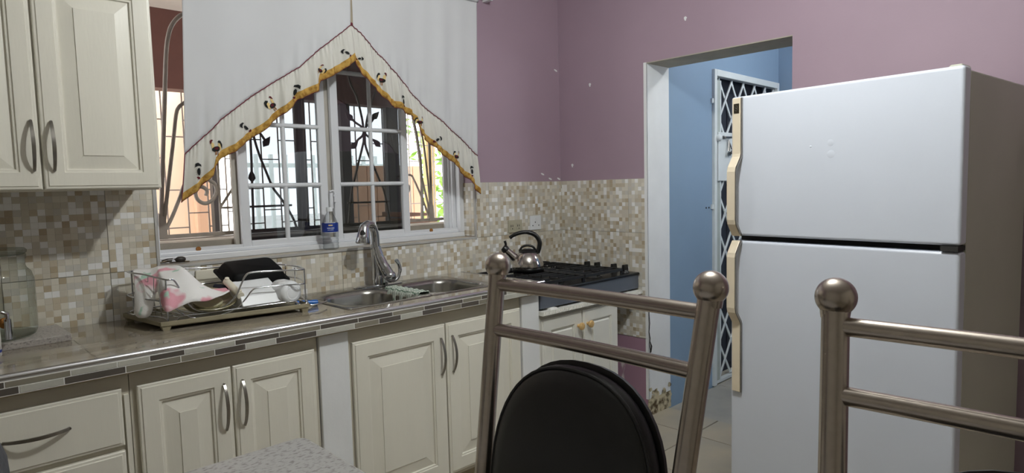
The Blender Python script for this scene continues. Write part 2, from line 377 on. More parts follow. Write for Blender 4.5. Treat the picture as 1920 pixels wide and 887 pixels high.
# doorway linings and the hall beyond
def rough_quad(mb, fn, nu, nv): return mb.grid(fn, nu, nv, 0, True)
jamb = struct('trim_1', MB().box(-.004, .224, DY0 - .006, DY0, 0.10, DZ).box(-.0075, 0.0, DY0 - .006, DY0 + .012, .10, DZ - .0), M['plaster'])
rs = random.Random(5)
sb = MB().box(-.005, .226, DY0 - .008, DY0, 0, .10)
for k in range(26):
    x = rs.uniform(-.002, .22); z = rs.uniform(.0, .17) * (1 if x < .08 or x > .14 else .7); w = rs.uniform(.012, .03)
    pts = [(x + w * rs.uniform(.6, 1.1) * math.cos(2 * PI * i / 9), z + w * rs.uniform(.5, 1) * math.sin(2 * PI * i / 9)) for i in range(9)]
    sb.add([(a, DY0 - .0085 - .0004 * k / 26, max(b, 0)) for a, b in pts], [tuple(range(9))])
part('mould_patch', sb, M['stain'], jamb)
cp = [(.004, .655), (.001, .60), (.006, .55), (-.001, .50), (.008, .46), (.003, .42), (.012, .39), (.006, .35)]
part('crack', MB().tube([(a, DY0 - .0065, b) for a, b in cp], [.0015, .003, .0035, .003, .004, .003, .004, .001], 6), M['crack'], jamb)
part('crack', MB().tube([(.012, DY0 - .0065, .44), (.022, DY0 - .0065, .41), (.018, DY0 - .0065, .375)], [.001, .006, .002], 6), M['crack'], jamb)
struct('trim_2', MB().box(-.001, .224, DY1, DY0, DZ - .005, DZ), pm('raw_plaster', (170, 164, 150), .85, var=.06, bump=.3, bscale=30))
GX0, GX1, GZ = 0.755, 1.70, 2.065          # scissor gate opening in the hall wall
HX = 1.74
wall_hall = struct('wall_hall', MB().box(.22, GX0, DY0, DY0 + .16, -.012, ZC).box(GX0, GX1, DY0, DY0 + .16, GZ, ZC).box(GX1, HX, DY0, DY0 + .16, -.012, ZC)
                   .box(HX, HX + .12, -2.6, DY0 + .16, -.012, ZC).box(.22, HX, -2.6, -2.48, -.012, 1.5).box(.22, HX, -2.6, -2.48, 2.2, ZC).box(.22, .62, -2.6, -2.48, 1.5, 2.2).box(1.34, HX, -2.6, -2.48, 1.5, 2.2), M['blue'])
struct('added_window', MB().box(.62, 1.34, -2.56, -2.52, 1.5, 1.54).box(.62, 1.34, -2.56, -2.52, 2.16, 2.2).box(.62, .66, -2.56, -2.52, 1.54, 2.16).box(1.30, 1.34, -2.56, -2.52, 1.54, 2.16).box(.96, 1.0, -2.56, -2.52, 1.54, 2.16), M['upvc'])  # unseen opening and frame, added so sky light brightens the hall
obj('back_board', MB().box(GX0, GX1, DY0 + .11, DY0 + .15, 0, GZ), M['gate_back'], wall_hall)
for k in range(5): obj('back_panel', MB().box(GX0 + .02 + .185 * k, GX0 + .19 + .185 * k, DY0 + .10, DY0 + .112, .05, GZ - .09), M['gate_back'], wall_hall, bevel=.006)
for x, z in ((.665, 1.19), (.70, 1.19), (.742, 1.87)):
    obj('screw_hole', MB().lathe([(.006, 0), (.006, .002)], (x, DY0, z), (0, -1, 0), 8), M['slot'], wall_hall)
for k, (y, z) in enumerate(((-.9, 2.22), (-.25, 1.96), (-1.62, 2.29), (-.1, 1.48))):
    obj('paint_chip', MB().add([(-.0008, y + .008 * math.cos(a) * (1 + .4 * math.sin(3 * a)), z + .012 * math.sin(a)) for a in [2 * PI * i / 9 for i in range(9)]], [tuple(range(9))]), M['plaster'], wall_right)
for k, (x, z) in enumerate(((-.17, 1.43), (-.10, 1.40), (-.02, 1.40), (-.03, 2.08))):
    obj('paint_chip', MB().add([(x + .016 * math.cos(a), -.0008, z + .006 * math.sin(a) - .3 * .016 * math.cos(a)) for a in [2 * PI * i / 8 for i in range(8)]], [tuple(range(8))[::-1]]), M['plaster'], wall_back)

# scissor gate
gate = thing('security_gate', 'white folding lattice security gate in the blue hall wall', 'gate', (GX0, DY0, 0))
fy0, fy1 = DY0 - .02, DY0 + .03
part('gate_frame', MB().box(GX0 - .012, GX0 + .02, fy0, fy1, 0, GZ + .012).box(GX1 - .02, GX1 + .012, fy0, fy1, 0, GZ + .012).box(GX0 + .02, GX1 - .02, fy0, fy1, GZ - .03, GZ + .012), M['gate_white'], gate, bevel=.003)
part('closing_post', MB().box(GX0 + .045, GX0 + .095, DY0 + .0, DY0 + .025, .02, GZ - .05), pm('grey_post_paint', (176, 184, 178), .5), gate, bevel=.002)
part('bottom_track', MB().box(GX0 + .02, GX1 - .02, DY0 - .0, DY0 + .03, 0, .02), M['gate_white'], gate)
DX, DZg = .17, .25
nz_ = 8
for c in range(5):
    xa = GX0 + .10 + DX * c; xb = min(xa + DX, GX1 - .03)
    for r in range(nz_):
        za = .03 + DZg * r; zb = za + DZg
        for (p, q, yy) in (((xa, za), (xb, zb), DY0 + .008), ((xa, zb), (xb, za), DY0 + .016)):
            d = Vector((q[0] - p[0], 0, q[1] - p[1])).normalized(); n = Vector((-d.z, 0, d.x)) * .0085
            P0, P1 = Vector((p[0], yy, p[1])), Vector((q[0], yy, q[1])); th = Vector((0, .003, 0))
            part('lattice_bar', MB().hexa([P0 - n - th, P1 - n - th, P1 - n + th, P0 - n + th], [P0 + n - th, P1 + n - th, P1 + n + th, P0 + n + th]), M['gate_white'], gate)
part('upright', MB().box(GX0 + .095, GX0 + .108, DY0, DY0 + .02, .02, GZ - .05), M['gate_white'], gate)
lk = part('lock_box', MB().box(GX0 + .05, GX0 + .25, DY0 - .012, DY0 + .03, 1.36, 1.68), M['gate_white'], gate, bevel=.004)
part('keyhole', MB().lathe([(.012, 0), (.012, .006), (.006, .008)], (GX0 + .11, DY0 - .012, 1.645), (0, -1, 0), 12), M['nickel'], lk)
part('bolt', MB().tube([(GX0 + .11, DY0 - .028, 1.645), (GX0 + .20, DY0 - .028, 1.648)], .007, 8), M['nickel'], lk)
kk = MB()
for k, (a, b) in enumerate(((.015, -.07), (-.012, -.075), (.03, -.06))):
    kk.tube([(GX0 + .165, DY0 - .024, 1.63), (GX0 + .165 + a, DY0 - .024 - .002 * k, 1.63 + b)], .004, 6)
    kk.lathe([(.014, 0), (.014, .003)], (GX0 + .165 + a, DY0 - .024 - .003 * k, 1.61 + b), (0, -1, 0), 12)
part('key_bunch', kk, M['nickel'], lk)
part('latch_knob', MB().lathe([(.022, 0), (.024, .012), (.015, .022)], (GX0 + .03, DY0 - .02, 1.64), (0, -1, 0), 16), M['gate_white'], gate)
for z in (1.86, 1.18, .62): part('frame_lug', MB().box(GX0 - .03, GX0 - .010, DY0 - .012, DY0 + .0, z, z + .03), M['gate_white'], gate)

# ================================================================== WINDOW
win = struct('window_1', MB().box(WX0, WX1, .085, .165, WZ0, WZ0 + .025).box(WX0 + .035, WX1 - .035, .10, .165, WZ0 + .025, WZ0 + .04).box(WX0, WX0 + .035, .085, .165, WZ0 + .025, WZ1 - .035)
             .box(WX1 - .035, WX1, .085, .165, WZ0 + .025, WZ1 - .035).box(WX1 - .058, WX1 - .035, .12, .165, WZ0 + .04, WZ1 - .035).box(WX0, WX1, .085, .165, WZ1 - .035, WZ1), M['upvc'], bevel=.003)
part('bottom_track', MB().box(WX0 + .03, WX1 - .03, .112, .118, WZ0 + .04, WZ0 + .052).box(WX0 + .03, WX1 - .03, .14, .146, WZ0 + .04, WZ0 + .052), M['upvc'], win)
part('side_track', MB().box(WX1 - .070, WX1 - .058, .135, .16, WZ0 + .03, WZ1 - .03).box(WX1 - .095, WX1 - .070, .148, .162, WZ0 + .03, WZ1 - .03), M['upvc'], win)
def sash(x0, x1, y, zz):
    z0, z1 = zz[0], zz[-1]; st = .040; d = .012
    s_ = part('sash', MB().box(x0, x0 + st, y - d, y + d, z0, z1).box(x1 - st, x1, y - d, y + d, z0, z1).box(x0 + st, x1 - st, y - d, y + d, z0, z0 + .038).box(x0 + st, x1 - st, y - d, y + d, z1 - .038, z1), M['upvc'], win, bevel=.004)
    xm = (x0 + x1) / 2
    mu = MB().tube([(xm, y - .004, z0 + .03), (xm, y - .004, z1 - .03)], .0105, 10)
    for z in zz[1:-1]: mu.tube([(x0 + st - .004, y - .006, z), (x1 - st + .004, y - .006, z)], .0105, 10)
    part('muntin', mu, M['upvc'], s_)
    for a, b in ((x0 + st - .004, xm), (xm, x1 - st + .004)):
        for c, e in zip(zz, zz[1:]): part('pane', MB().box(a, b, y + .005, y + .008, c + (.03 if c == z0 else 0), e - (.03 if e == z1 else 0)), M['glass_dark'], s_)
    return s_
ZZ = [1.107, 1.388, 1.660, 1.932, 2.215]
sash(-1.985, -1.565, .122, ZZ); sash(-1.535, -1.095, .122, ZZ)
part('fixed_stile', MB().box(-2.005, -1.945, .138, .160, 1.11, 2.215).box(-1.112, -1.078, .138, .160, 1.11, 2.215).box(-1.566, -1.498, .136, .160, 1.11, 2.215), pm('greyed_frame', (176, 170, 160), .5), win, bevel=.002)
lt = part('window_latch', MB().box(-1.566, -1.548, .095, .110, 1.27, 1.36).box(-1.544, -1.530, .095, .110, 1.30, 1.345), M['upvc'], win, bevel=.004)
part('latch_hook', MB().tube(smooth_path([(-1.566, .092, 1.352), (-1.553, .088, 1.358), (-1.545, .088, 1.345), (-1.550, .090, 1.33)], 4), .004, 8), M['upvc'], lt)
for x in (-2.17, -.96): part('roller', MB().lathe([(.010, 0), (.010, .006)], (x, .112, WZ0 + .047), (0, -1, 0), 12), M['cork'], win)
sill = struct('trim_3', MB().box(WX0, WX1, -.006, .086, WZ0 - .012, WZ0), pm('stone_sill', (182, 172, 154), .35, scale=8, col2=(158, 146, 126), stretch=(.6, 3, 1)), bevel=.002)
part('edge_strip', MB().box(WX0, WX1, -.009, -.004, WZ0 - .010, WZ0 + .0008).box(WX0 - .004, WX0 + .006, -.010, -.0, WZ0 - .016, ZT).box(WX1 - .004, WX1 + .006, -.010, -.0, WZ0 - .016, ZT), pm('grey_edge_strip', (178, 176, 172), .5), sill)

# ornamental iron grille just outside the window
GY = .225
grl = thing('window_grille', 'ornamental weathered iron grille with scrolls outside the kitchen window', 'grille', (-1.55, GY, 1.1))
G = {'A': [(-2.279, 1.191), (-2.271, 1.28), (-2.252, 1.503), (-2.232, 1.725), (-2.212, 1.946), (-2.195, 2.036), (-2.176, 2.078), (-2.151, 2.108), (-2.118, 2.132)],
     'B': [(-2.275, 1.19), (-2.257, 1.279), (-2.231, 1.436), (-2.205, 1.593), (-2.189, 1.694), (-2.174, 1.729), (-2.145, 1.753)],
     'C': [(-2.271, 1.19), (-2.234, 1.256), (-2.195, 1.345), (-2.178, 1.39), (-2.141, 1.458), (-2.069, 1.574)],
     'S': [(-2.115, 1.463), (-2.075, 1.419), (-2.05, 1.4), (-2.044, 1.367), (-2.057, 1.336), (-2.081, 1.318), (-2.104, 1.317), (-2.125, 1.334), (-2.132, 1.361), (-2.122, 1.382), (-2.107, 1.389), (-2.089, 1.379), (-2.084, 1.365), (-2.089, 1.349)],
     'D': [(-2.035, 2.2), (-2.032, 1.435), (-2.032, 1.354), (-2.032, 1.302), (-2.033, 1.18)],
     'E': [(-2.029, 1.299), (-1.971, 1.382), (-1.934, 1.434)],
     'F': [(-1.883, 2.2), (-1.881, 1.588), (-1.884, 1.429), (-1.889, 1.18)],
     'G': [(-1.876, 1.701), (-1.864, 1.612), (-1.844, 1.532), (-1.816, 1.453), (-1.787, 1.378), (-1.747, 1.32), (-1.702, 1.241), (-1.68, 1.18)],
     'H': [(-1.868, 1.69), (-1.859, 1.659), (-1.831, 1.626), (-1.815, 1.602)],
     'V1': [(-1.615, 2.2), (-1.62, 1.18)], 'V0': [(-1.655, 2.2), (-1.662, 1.18)],
     'J': [(-1.40, 2.1), (-1.364, 1.947), (-1.352, 1.899), (-1.324, 1.848), (-1.304, 1.773), (-1.291, 1.7), (-1.29, 1.623), (-1.301, 1.578), (-1.351, 1.426), (-1.375, 1.349), (-1.40, 1.18)],
     'K': [(-1.16, 2.1), (-1.176, 1.966), (-1.196, 1.903), (-1.24, 1.8), (-1.269, 1.712), (-1.283, 1.623), (-1.271, 1.557), (-1.212, 1.425), (-1.176, 1.339), (-1.15, 1.18)],
     'L': [(-1.29, 1.668), (-1.302, 1.688), (-1.333, 1.706), (-1.356, 1.726)], 'M': [(-1.283, 1.668), (-1.271, 1.69), (-1.241, 1.714), (-1.223, 1.737)],
     'N': [(-1.288, 1.66), (-1.298, 1.639), (-1.324, 1.619), (-1.341, 1.599)], 'O': [(-1.283, 1.66), (-1.273, 1.645), (-1.245, 1.627), (-1.22, 1.611)],
     'Q': [(-1.0, 2.1), (-0.982, 1.812), (-0.95, 1.632), (-0.93, 1.432), (-0.935, 1.18)],
     'R': [(-.96, 2.0), (-0.934, 1.757), (-0.908, 1.618), (-0.891, 1.468), (-0.877, 1.28), (-0.877, 1.185)],
     'R2': [(-.93, 1.432), (-.905, 1.33), (-.882, 1.23), (-.877, 1.185)],
     'T': [(-1.09, 1.42), (-1.059, 1.436), (-1.038, 1.436), (-0.999, 1.433), (-0.982, 1.409), (-0.945, 1.336), (-0.915, 1.266), (-0.88, 1.185)],
     'U': [(-1.08, 1.37), (-1.052, 1.387), (-1.033, 1.383), (-1.016, 1.371), (-1.021, 1.341), (-1.042, 1.333)],
     'X': [(-.868, 2.2), (-.866, 1.18)]}
RAD = {'S': .0085, 'A': .009, 'B': .008, 'C': .008, 'V1': .007, 'V0': .012, 'Q': .009, 'X': .008}
for k_, pts in G.items():
    pp = [(a, GY, b) for a, b in pts]
    part('scroll_bar' if k_ in 'ABCSGJKTU' else 'bar', MB().tube(smooth_path(pp, 5) if len(pp) > 2 else pp, RAD.get(k_, .006), 8), M['iron'], grl)
for z in (1.18, 2.2): part('cross_bar', MB().box(WX0 - .02, WX1 + .02, GY - .008, GY + .008, z - .008, z + .008), M['iron'], grl)
part('cross_bar', MB().tube([(-2.03, GY, 1.293), (-1.70, GY, 1.293)], .005, 8), M['iron'], grl)
part('cross_bar', MB().tube([(-1.40, GY, 1.293), (-1.15, GY, 1.293)], .005, 8), M['iron'], grl)
for (a, b, ang) in ((-1.808, 1.59, -.6), (-1.884, 1.429, 0), (-1.366, 1.732, .8), (-1.216, 1.747, -.8), (-1.349, 1.588, -.8), (-1.21, 1.603, .8)):
    ca, sa = math.cos(ang), math.sin(ang); L_ = [(0, .034), (.013, .008), (.016, -.006), (0, -.026), (-.016, -.006), (-.013, .008)]
    q = [(a + x * ca - z * sa, b + x * sa + z * ca) for x, z in L_]
    part('leaf', MB().loft([[(x, GY - .004, z) for x, z in q], [(x, GY + .004, z) for x, z in q]], 0, False), M['iron_dark'], grl)
for (a, b) in ((-2.274, 1.2), (-.877, 1.2)):
    part('knot', MB().loft([[(a - .016, GY - .012, b - .03), (a + .02, GY - .012, b - .03), (a + .016, GY - .012, b + .06), (a - .010, GY - .012, b + .08)], [(a - .016, GY + .012, b - .03), (a + .02, GY + .012, b - .03), (a + .016, GY + .012, b + .06), (a - .010, GY + .012, b + .08)]], 0, False), M['iron'], grl)
# outer sill (concrete), porch and yard
struct('trim_4', MB().box(WX0 - .1, WX1 + .1, .17, .36, WZ0 + .03, WZ0 + .075), M['concrete'])
PY = 1.8
struct('porch_floor', MB().box(-4.5, 3.5, .25, 2.0, -.12, -.02), M['concrete'])
struct('porch_ceiling', MB().box(-4.5, 3.5, .25, 2.1, 2.53, 2.60), M['porch_white'])
struct('porch_header', MB().box(-4.5, 3.5, PY - .07, PY + .07, 2.035, 2.53), M['brown'])
pp_ = struct('porch_parapet', MB().box(-4.5, .20, PY - .08, PY + .08, -.02, 1.055), M['concrete'])
part('coping', MB().box(-4.5, .21, PY - .10, PY + .10, 1.055, 1.075), pm('dark_coping', (96, 88, 78), .8), pp_)
struct('yard_ground', MB().box(-30, 30, 2.0, 40, -.25, -.15), pm('pale_yard_concrete', (206, 204, 198), .9, var=.06, scale=2))
for i, (x0, x1, lab) in enumerate(((-1.535, -1.490, 'narrow dark porch post beside the peach wall'), (-.905, -.865, 'slim dark porch post seen through left sash'),
                              (-.555, -.475, 'wide dark porch post seen at left edge of right sash'), (-.140, -.028, 'wide dark porch post seen at right edge of right sash'))):
    t = thing('porch_post', lab, 'post', ((x0 + x1) / 2, PY, 1.075), 'posts of the porch')
    part('shaft', MB().box(x0, x1, PY - .03, PY + .03, 1.075, 2.035), M['iron_dark'], t, bevel=.004)
    part('base_plate', MB().box(x0 - .012, x1 + .012, PY - .034, PY + .034, 1.075, 1.082), M['iron_dark'], t)
t = thing('porch_grille', 'thin rectangular iron grid closing the porch opening', 'grille', (-.5, PY, 1.075))
X_ = [-2.06 + .128 * k for k in range(26)]
for k, x in enumerate(X_): part('bar', MB().box(x - .004, x + .004, PY + .035, PY + .043, 1.076, 2.034), M['iron'], t)
for k in range(25):
    for z in ((1.235, 1.60, 1.85) if k % 2 else (1.39, 1.74, 1.14)):
        part('short_bar', MB().box(X_[k] + .004, X_[k + 1] - .004, PY + .035, PY + .043, z - .004, z + .004), M['iron'], t)
t = thing('peach_outbuilding', 'sunlit peach wall with orange corner pier beyond the porch', 'building', (-2.2, 2.9, -.15))
part('wall', MB().box(-3.8, -1.36, 2.75, 2.9, -.15, 3.2), M['peach'], t)
part('pier', MB().box(-1.36, -1.24, 2.68, 2.9, -.15, 3.2), M['peach_deep'], t, bevel=.02)
t = thing('board_fence', 'orange brown vertical board fence standing beyond the porch', 'fence', (.4, 2.8, -.15))
for k in range(10): part('board', MB().box(-.20 + .108 * k, -.098 + .108 * k, 2.72, 2.745 + .006 * (k % 2), -.15, 1.60), M['peach_deep'], t, bevel=.004)
part('rail', MB().box(-.20, .88, 2.75, 2.80, .3, .38).box(-.20, .88, 2.75, 2.80, 1.25, 1.33), M['wood'], t)
t = thing('plank_bench', 'brown wooden planks stacked on the porch beside board fence', 'bench', (-.32, 1.23, -.02))
for k, (z, dx) in enumerate(((1.055, 0), (1.11, .03), (1.16, -.02))): part('plank', MB().hexa([(-.46 + dx, 1.10, z), (-.19 + dx, 1.10, z), (-.19 + dx, 1.36, z), (-.46 + dx, 1.36, z)], [(-.46 + dx, 1.10, z + .035), (-.19 + dx, 1.10, z + .018), (-.19 + dx, 1.36, z + .018), (-.46 + dx, 1.36, z + .035)]), M['wood'], t, bevel=.003)
for x in (-.42, -.22):
    for y in (1.13, 1.33): part('leg', MB().box(x - .02, x + .02, y - .02, y + .02, -.02, 1.055), M['wood'], t)
t = thing('yellow_post', 'straw coloured wooden post at the right end of porch', 'post', (.42, 1.95, -.15))
part('shaft', MB().box(.375, .465, 1.93, 2.0, -.15, 2.53), M['yellow_post'], t, bevel=.005)
part('footing', MB().box(.35, .49, 1.91, 2.02, -.15, -.02), M['concrete'], t)
t = thing('white_fence', 'pale railing far across the bright yard', 'fence', (2.0, 6.0, -.15))
part('rail', MB().box(-1.0, 6.0, 6.055, 6.09, 1.72, 1.78).box(-1.0, 6.0, 6.055, 6.09, .2, .26), pm('pale_green_grey', (230, 238, 235), .7), t)
for k in range(34): part('picket', MB().box(-1.0 + .21 * k, -.955 + .21 * k, 6.0, 6.05, -.15, 1.9), pm('pale_green_grey_b', (230, 238, 235), .7) if k == 0 else bpy.data.materials['pale_green_grey_b'], t)
def shrub(x, y, h, w, n, lab, seed, name='shrub'):
    r = random.Random(seed); t = thing(name, lab, 'shrub', (x, y, -.15))
    part('trunk', MB().tube([(x, y, -.15), (x + .03, y, h * .4), (x - .02, y + .02, h * .8)], [.05, .035, .015], 8), M['branch'], t)
    mb = MB()
    for k in range(n):
        a = r.uniform(0, 2 * PI); rr = w * math.sqrt(r.random()); z = r.uniform(.2, h); c = Vector((x + rr * math.cos(a), y + rr * math.sin(a), z))
        d = Vector((r.gauss(0, 1), r.gauss(0, 1), r.gauss(0, .6))).normalized(); e = d.cross(Vector((r.random(), r.random(), 1))).normalized(); s = r.uniform(.05, .10)
        mb.add([c - d * s, c + e * s * .4, c + d * s, c - e * s * .4], [(0, 1, 2, 3)])
    part('foliage', mb, M['leaf'], t, kind='stuff')
shrub(1.75, 3.3, 2.5, .55, 900, 'leafy green shrub beyond the right end of porch', 3)

# ================================================================== CURTAIN
RED = [(-2.254, 1.51), (-2.217, 1.548), (-2.159, 1.601), (-2.117, 1.647), (-2.049, 1.701), (-1.975, 1.756), (-1.899, 1.809), (-1.808, 1.869), (-1.758, 1.901), (-1.695, 1.961), (-1.664, 1.989), (-1.518, 2.11), (-1.51, 2.114), (-1.459, 2.088), (-1.4, 2.035), (-1.315, 1.965), (-1.222, 1.889), (-1.111, 1.784), (-1.02, 1.72), (-0.869, 1.612), (-0.771, 1.529)]
HEM = [(-2.275, 1.326), (-2.216, 1.371), (-2.156, 1.429), (-2.147, 1.468), (-2.115, 1.499), (-2.066, 1.524), (-2.007, 1.569), (-1.932, 1.618), (-1.892, 1.657), (-1.796, 1.729), (-1.778, 1.756), (-1.678, 1.804), (-1.665, 1.848), (-1.623, 1.87), (-1.576, 1.897), (-1.492, 1.959), (-1.456, 1.905), (-1.403, 1.848), (-1.346, 1.812), (-1.301, 1.765), (-1.229, 1.75), (-1.134, 1.693), (-1.122, 1.632), (-1.027, 1.557), (-0.918, 1.483), (-0.876, 1.438), (-0.811, 1.391), (-0.753, 1.32)]
CYP = -.062
def xr(t):  # t 0..2 : left end .. peak .. right end, x on the cord
    return -2.254 + (2.254 - 1.51) * t if t <= 1 else -1.51 + (1.51 - .771) * (t - 1)
def xh(t): return -2.275 + (2.275 - 1.492) * t if t <= 1 else -1.492 + (1.492 - .753) * (t - 1)
def fold(x, z):
    return .014 * math.sin(x * 9 + .6 * math.sin(z * 3)) + .005 * math.sin(x * 23 + 1.3 + z * .8) + .007 * math.exp(-((x + .98) / .16) ** 2) * math.sin(x * 52)
def ruffle(t): return .0115 * math.sin(t * 56 + 2.4 * math.sin(t * 9)) + .004 * math.sin(t * 131 + 1)
def gather(t, v): return .0022 * math.sin(t * 300 + 3 * math.sin(t * 21)) * max(0, 1 - 2.4 * v)
def flounce_pt(t, v):
    x0, x1 = xr(t), xh(t); z0, z1 = interp(RED, x0), interp(HEM, x1)
    x = x0 + (x1 - x0) * v; z = z0 + (z1 - z0) * v
    y = CYP + fold(x0, z0) * (1 - .3 * v) - .004 * math.sin(PI * min(1, v * 1.0)) + ruffle(t) * (.25 + .75 * v) + gather(t, v)
    return x, y, z
cur = thing('curtain', 'white split window valance with rooster ruffle and gold hem', 'curtain', (-1.5, CYP, 2.5))
def panel(t0, t1):
    def fn(u, v):
        t = t0 + (t1 - t0) * u; x0 = xr(t); z0 = interp(RED, x0); zt = 2.46
        z = zt + (z0 - zt) * v; x = x0 + .045 * (z - z0)
        y = CYP + fold(x0, z0) * min(1, (.25 + v * .9)) + ruffle(t) * .35 * max(0, v * 4 - 3)
        return (x, y, z)
    return MB().grid(fn, 110, 44)
part('panel', panel(0, .994), M['curtain'], cur, solid=.0012); part('panel', panel(1.008, 2), M['curtain'], cur, solid=.0012)
BV = lambda t: .032 / max(.06, math.hypot(0, interp(RED, xr(t)) - interp(HEM, xh(t))))
for a, b in ((0, .999), (1.001, 2)):
    part('flounce', MB().grid(lambda u, v: flounce_pt(a + (b - a) * u, v), 420, 10), M['flounce'], cur, solid=.001)
    def gb(u, v):
        t = a + (b - a) * u; w = BV(t); x, y, z = flounce_pt(t, 1 - w + w * v); return (x, y - .0016, z)
    part('gold_border', MB().grid(gb, 420, 3), M['gold'], cur, solid=.0014)
    part('hem_cord', MB().tube([Vector(flounce_pt(a + (b - a) * k / 160, 1.0)) for k in range(161)], .0022, 6), M['maroon'], cur)
    part('piping', MB().tube([Vector(flounce_pt(a + (b - a) * k / 160, 0)) + Vector((0, -.003, .0008 * math.sin(k * 1.3))) for k in range(161)], .0020, 6), M['maroon'], cur)
part('side_cord', MB().tube([flounce_pt(0, k / 10) for k in range(11)], .002, 6), M['maroon'], cur)
part('tie_tab', MB().box(-1.512, -1.500, CYP - .012, CYP - .004, 2.11, 2.46), pm('worn_tab', (150, 140, 122), .9), cur)
part('tie_knot', MB().sphere((-1.508, CYP - .010, 2.118), .008, 10, 6), M['maroon'], cur)
part('rod_pocket', MB().grid(lambda u, v: (-1.49 + u * .765 + .045 * 0, CYP - .005 - .016 * math.sin(PI * v) + .25 * fold(-1.49 + u * .765, 2.4), 2.355 + .085 * v), 60, 8), M['curtain'], cur, solid=.001)
def surf_y(x, z):
    # flounce point straight behind (x, z): alternate solving for v and t
    t = (x + 2.265) / .764 if x < -1.5 else 1 + (x + 1.5) / .738
    for _ in range(6):
        t = min(2, max(0, t)); x0, x1 = xr(t), xh(t); z0, z1 = interp(RED, x0), interp(HEM, x1)
        v = min(1, max(0, (z0 - z) / max(.02, z0 - z1))); xx = x0 + (x1 - x0) * v; t += (x - xx) / .75
    return flounce_pt(min(2, max(0, t)), v)[1]
def patch(mb, cx, cz, pts, mi):
    n = len(pts); c = (sum(p[0] for p in pts) / n, sum(p[1] for p in pts) / n)
    vs = [(cx + a, 0, cz + b) for a, b in pts] + [(cx + c[0] + (a - c[0]) * .5, 0, cz + c[1] + (b - c[1]) * .5) for a, b in pts] + [(cx + c[0], 0, cz + c[1])]
    vs = [(x, surf_y(x, z) - .0030 - .0006 * mi, z) for x, _, z in vs]
    fs = [(k, (k + 1) % n, n + (k + 1) % n, n + k) for k in range(n)] + [(n + k, n + (k + 1) % n, 2 * n) for k in range(n)]
    mb.add(vs, fs, mi, True)
def ell(cx, cz, a, b, ang=0, n=14): return [(cx + a * math.cos(q) * math.cos(ang) - b * math.sin(q) * math.sin(ang), cz + a * math.cos(q) * math.sin(ang) + b * math.sin(q) * math.cos(ang)) for q in [2 * PI * i / n for i in range(n)]]
def rooster(cx, cz, f, rot, s=1.0):
    s *= .88
    mb = MB(); R_ = lambda P: [((a * math.cos(rot) - b * math.sin(rot)) * f * s, (a * math.sin(rot) + b * math.cos(rot)) * s) for a, b in P]
    patch(mb, cx, cz, R_([(-.026, .0), (-.022, .022), (-.010, .030), (-.004, .020), (-.008, .006), (-.016, -.006)]), 0)   # straw tail base
    patch(mb, cx, cz, R_([(.008, .0), (.012, .026), (.020, .030), (.023, .018), (.020, .004)]), 0)                           # neck
    patch(mb, cx, cz, R_(ell(.002, .0, .019, .012, -.25)), 1)                                                               # dark body
    patch(mb, cx, cz, R_([(-.030, .004), (-.030, .022), (-.022, .036), (-.010, .040), (-.003, .032), (-.008, .028), (-.018, .026), (-.024, .014)]), 1)
    patch(mb, cx, cz, R_(ell(.002, .003, .009, .006, -.2, 10)), 2)                                                          # maroon wing
    patch(mb, cx, cz, R_([(.014, .040), (.022, .042), (.027, .036), (.027, .022), (.022, .024), (.020, .032)]), 2)             # comb and wattle
    patch(mb, cx, cz, R_([(-.004, -.010), (-.001, -.010), (-.002, -.026), (-.006, -.027)]), 3); patch(mb, cx, cz, R_([(.004, -.010), (.007, -.010), (.009, -.026), (.004, -.027)]), 3)
    return part('rooster_patch', mb, [M['emb_tan'], M['emb_black'], M['emb_red'], M['rust']], cur)
def hen(cx, cz, f, rot, s=1.0):
    s *= .92
    mb = MB(); R_ = lambda P: [((a * math.cos(rot) - b * math.sin(rot)) * f * s, (a * math.sin(rot) + b * math.cos(rot)) * s) for a, b in P]
    patch(mb, cx, cz, R_(ell(0, 0, .008, .016, 0, 12)), 1)
    patch(mb, cx, cz, R_([(-.014, .018), (-.012, .034), (-.002, .038), (.012, .030), (.014, .020), (.006, .024), (-.004, .024)]), 1)
    patch(mb, cx, cz, R_([(-.012, -.024), (-.006, -.020), (.004, -.024), (.006, -.030), (-.004, -.033)]), 2)
    for k in range(14):
        a = 2 * PI * k / 14
        patch(mb, cx, cz, R_(ell(.0125 * math.cos(a), .021 * math.sin(a) - .002, .0011, .0011, 0, 5)), 1)
    return part('hen_patch', mb, [M['emb_tan'], M['emb_black'], M['emb_red']], cur)
ROO = [(-2.21, 1.443), (-2.139, 1.532), (-2.01, 1.624), (-1.893, 1.721), (-1.788, 1.788), (-1.668, 1.892), (-1.545, 1.98), (-1.469, 1.968), (-1.352, 1.881), (-1.224, 1.79), (-1.132, 1.693), (-1.031, 1.608), (-0.917, 1.522), (-0.813, 1.443)]
hen(*ROO[0], 1, 0); rooster(*ROO[1], -1, 0); hen(*ROO[2], 1, 1.15, .9); rooster(*ROO[3], 1, .75); hen(*ROO[4], -1, .3); rooster(ROO[5][0], ROO[5][1], -1, .9, .7)
hen(*ROO[6], 1, 1.2, .8); hen(ROO[7][0], ROO[7][1], -1, 1.4, .6); rooster(*ROO[8], 1, 0); hen(*ROO[9], 1, .15, .9); rooster(ROO[10][0], ROO[10][1], 1, .1, .75); hen(*ROO[11], -1, 1.2, .9); rooster(*ROO[12], 1, -.1, .85); hen(*ROO[13], 1, .1, .9)
rod = thing('curtain_rod', 'white curtain rod carrying the valance above the window', 'curtain rod', (-1.5, -.05, 2.41))
part('rod', MB().tube([(-2.34, -.05, 2.41), (-.62, -.05, 2.41)], .008, 10), M['white_plastic'], rod)
for x in (-2.34, -.62): part('bracket', MB().box(x - .012, x + .012, -.06, 0.0, 2.39, 2.43), M['white_plastic'], rod)

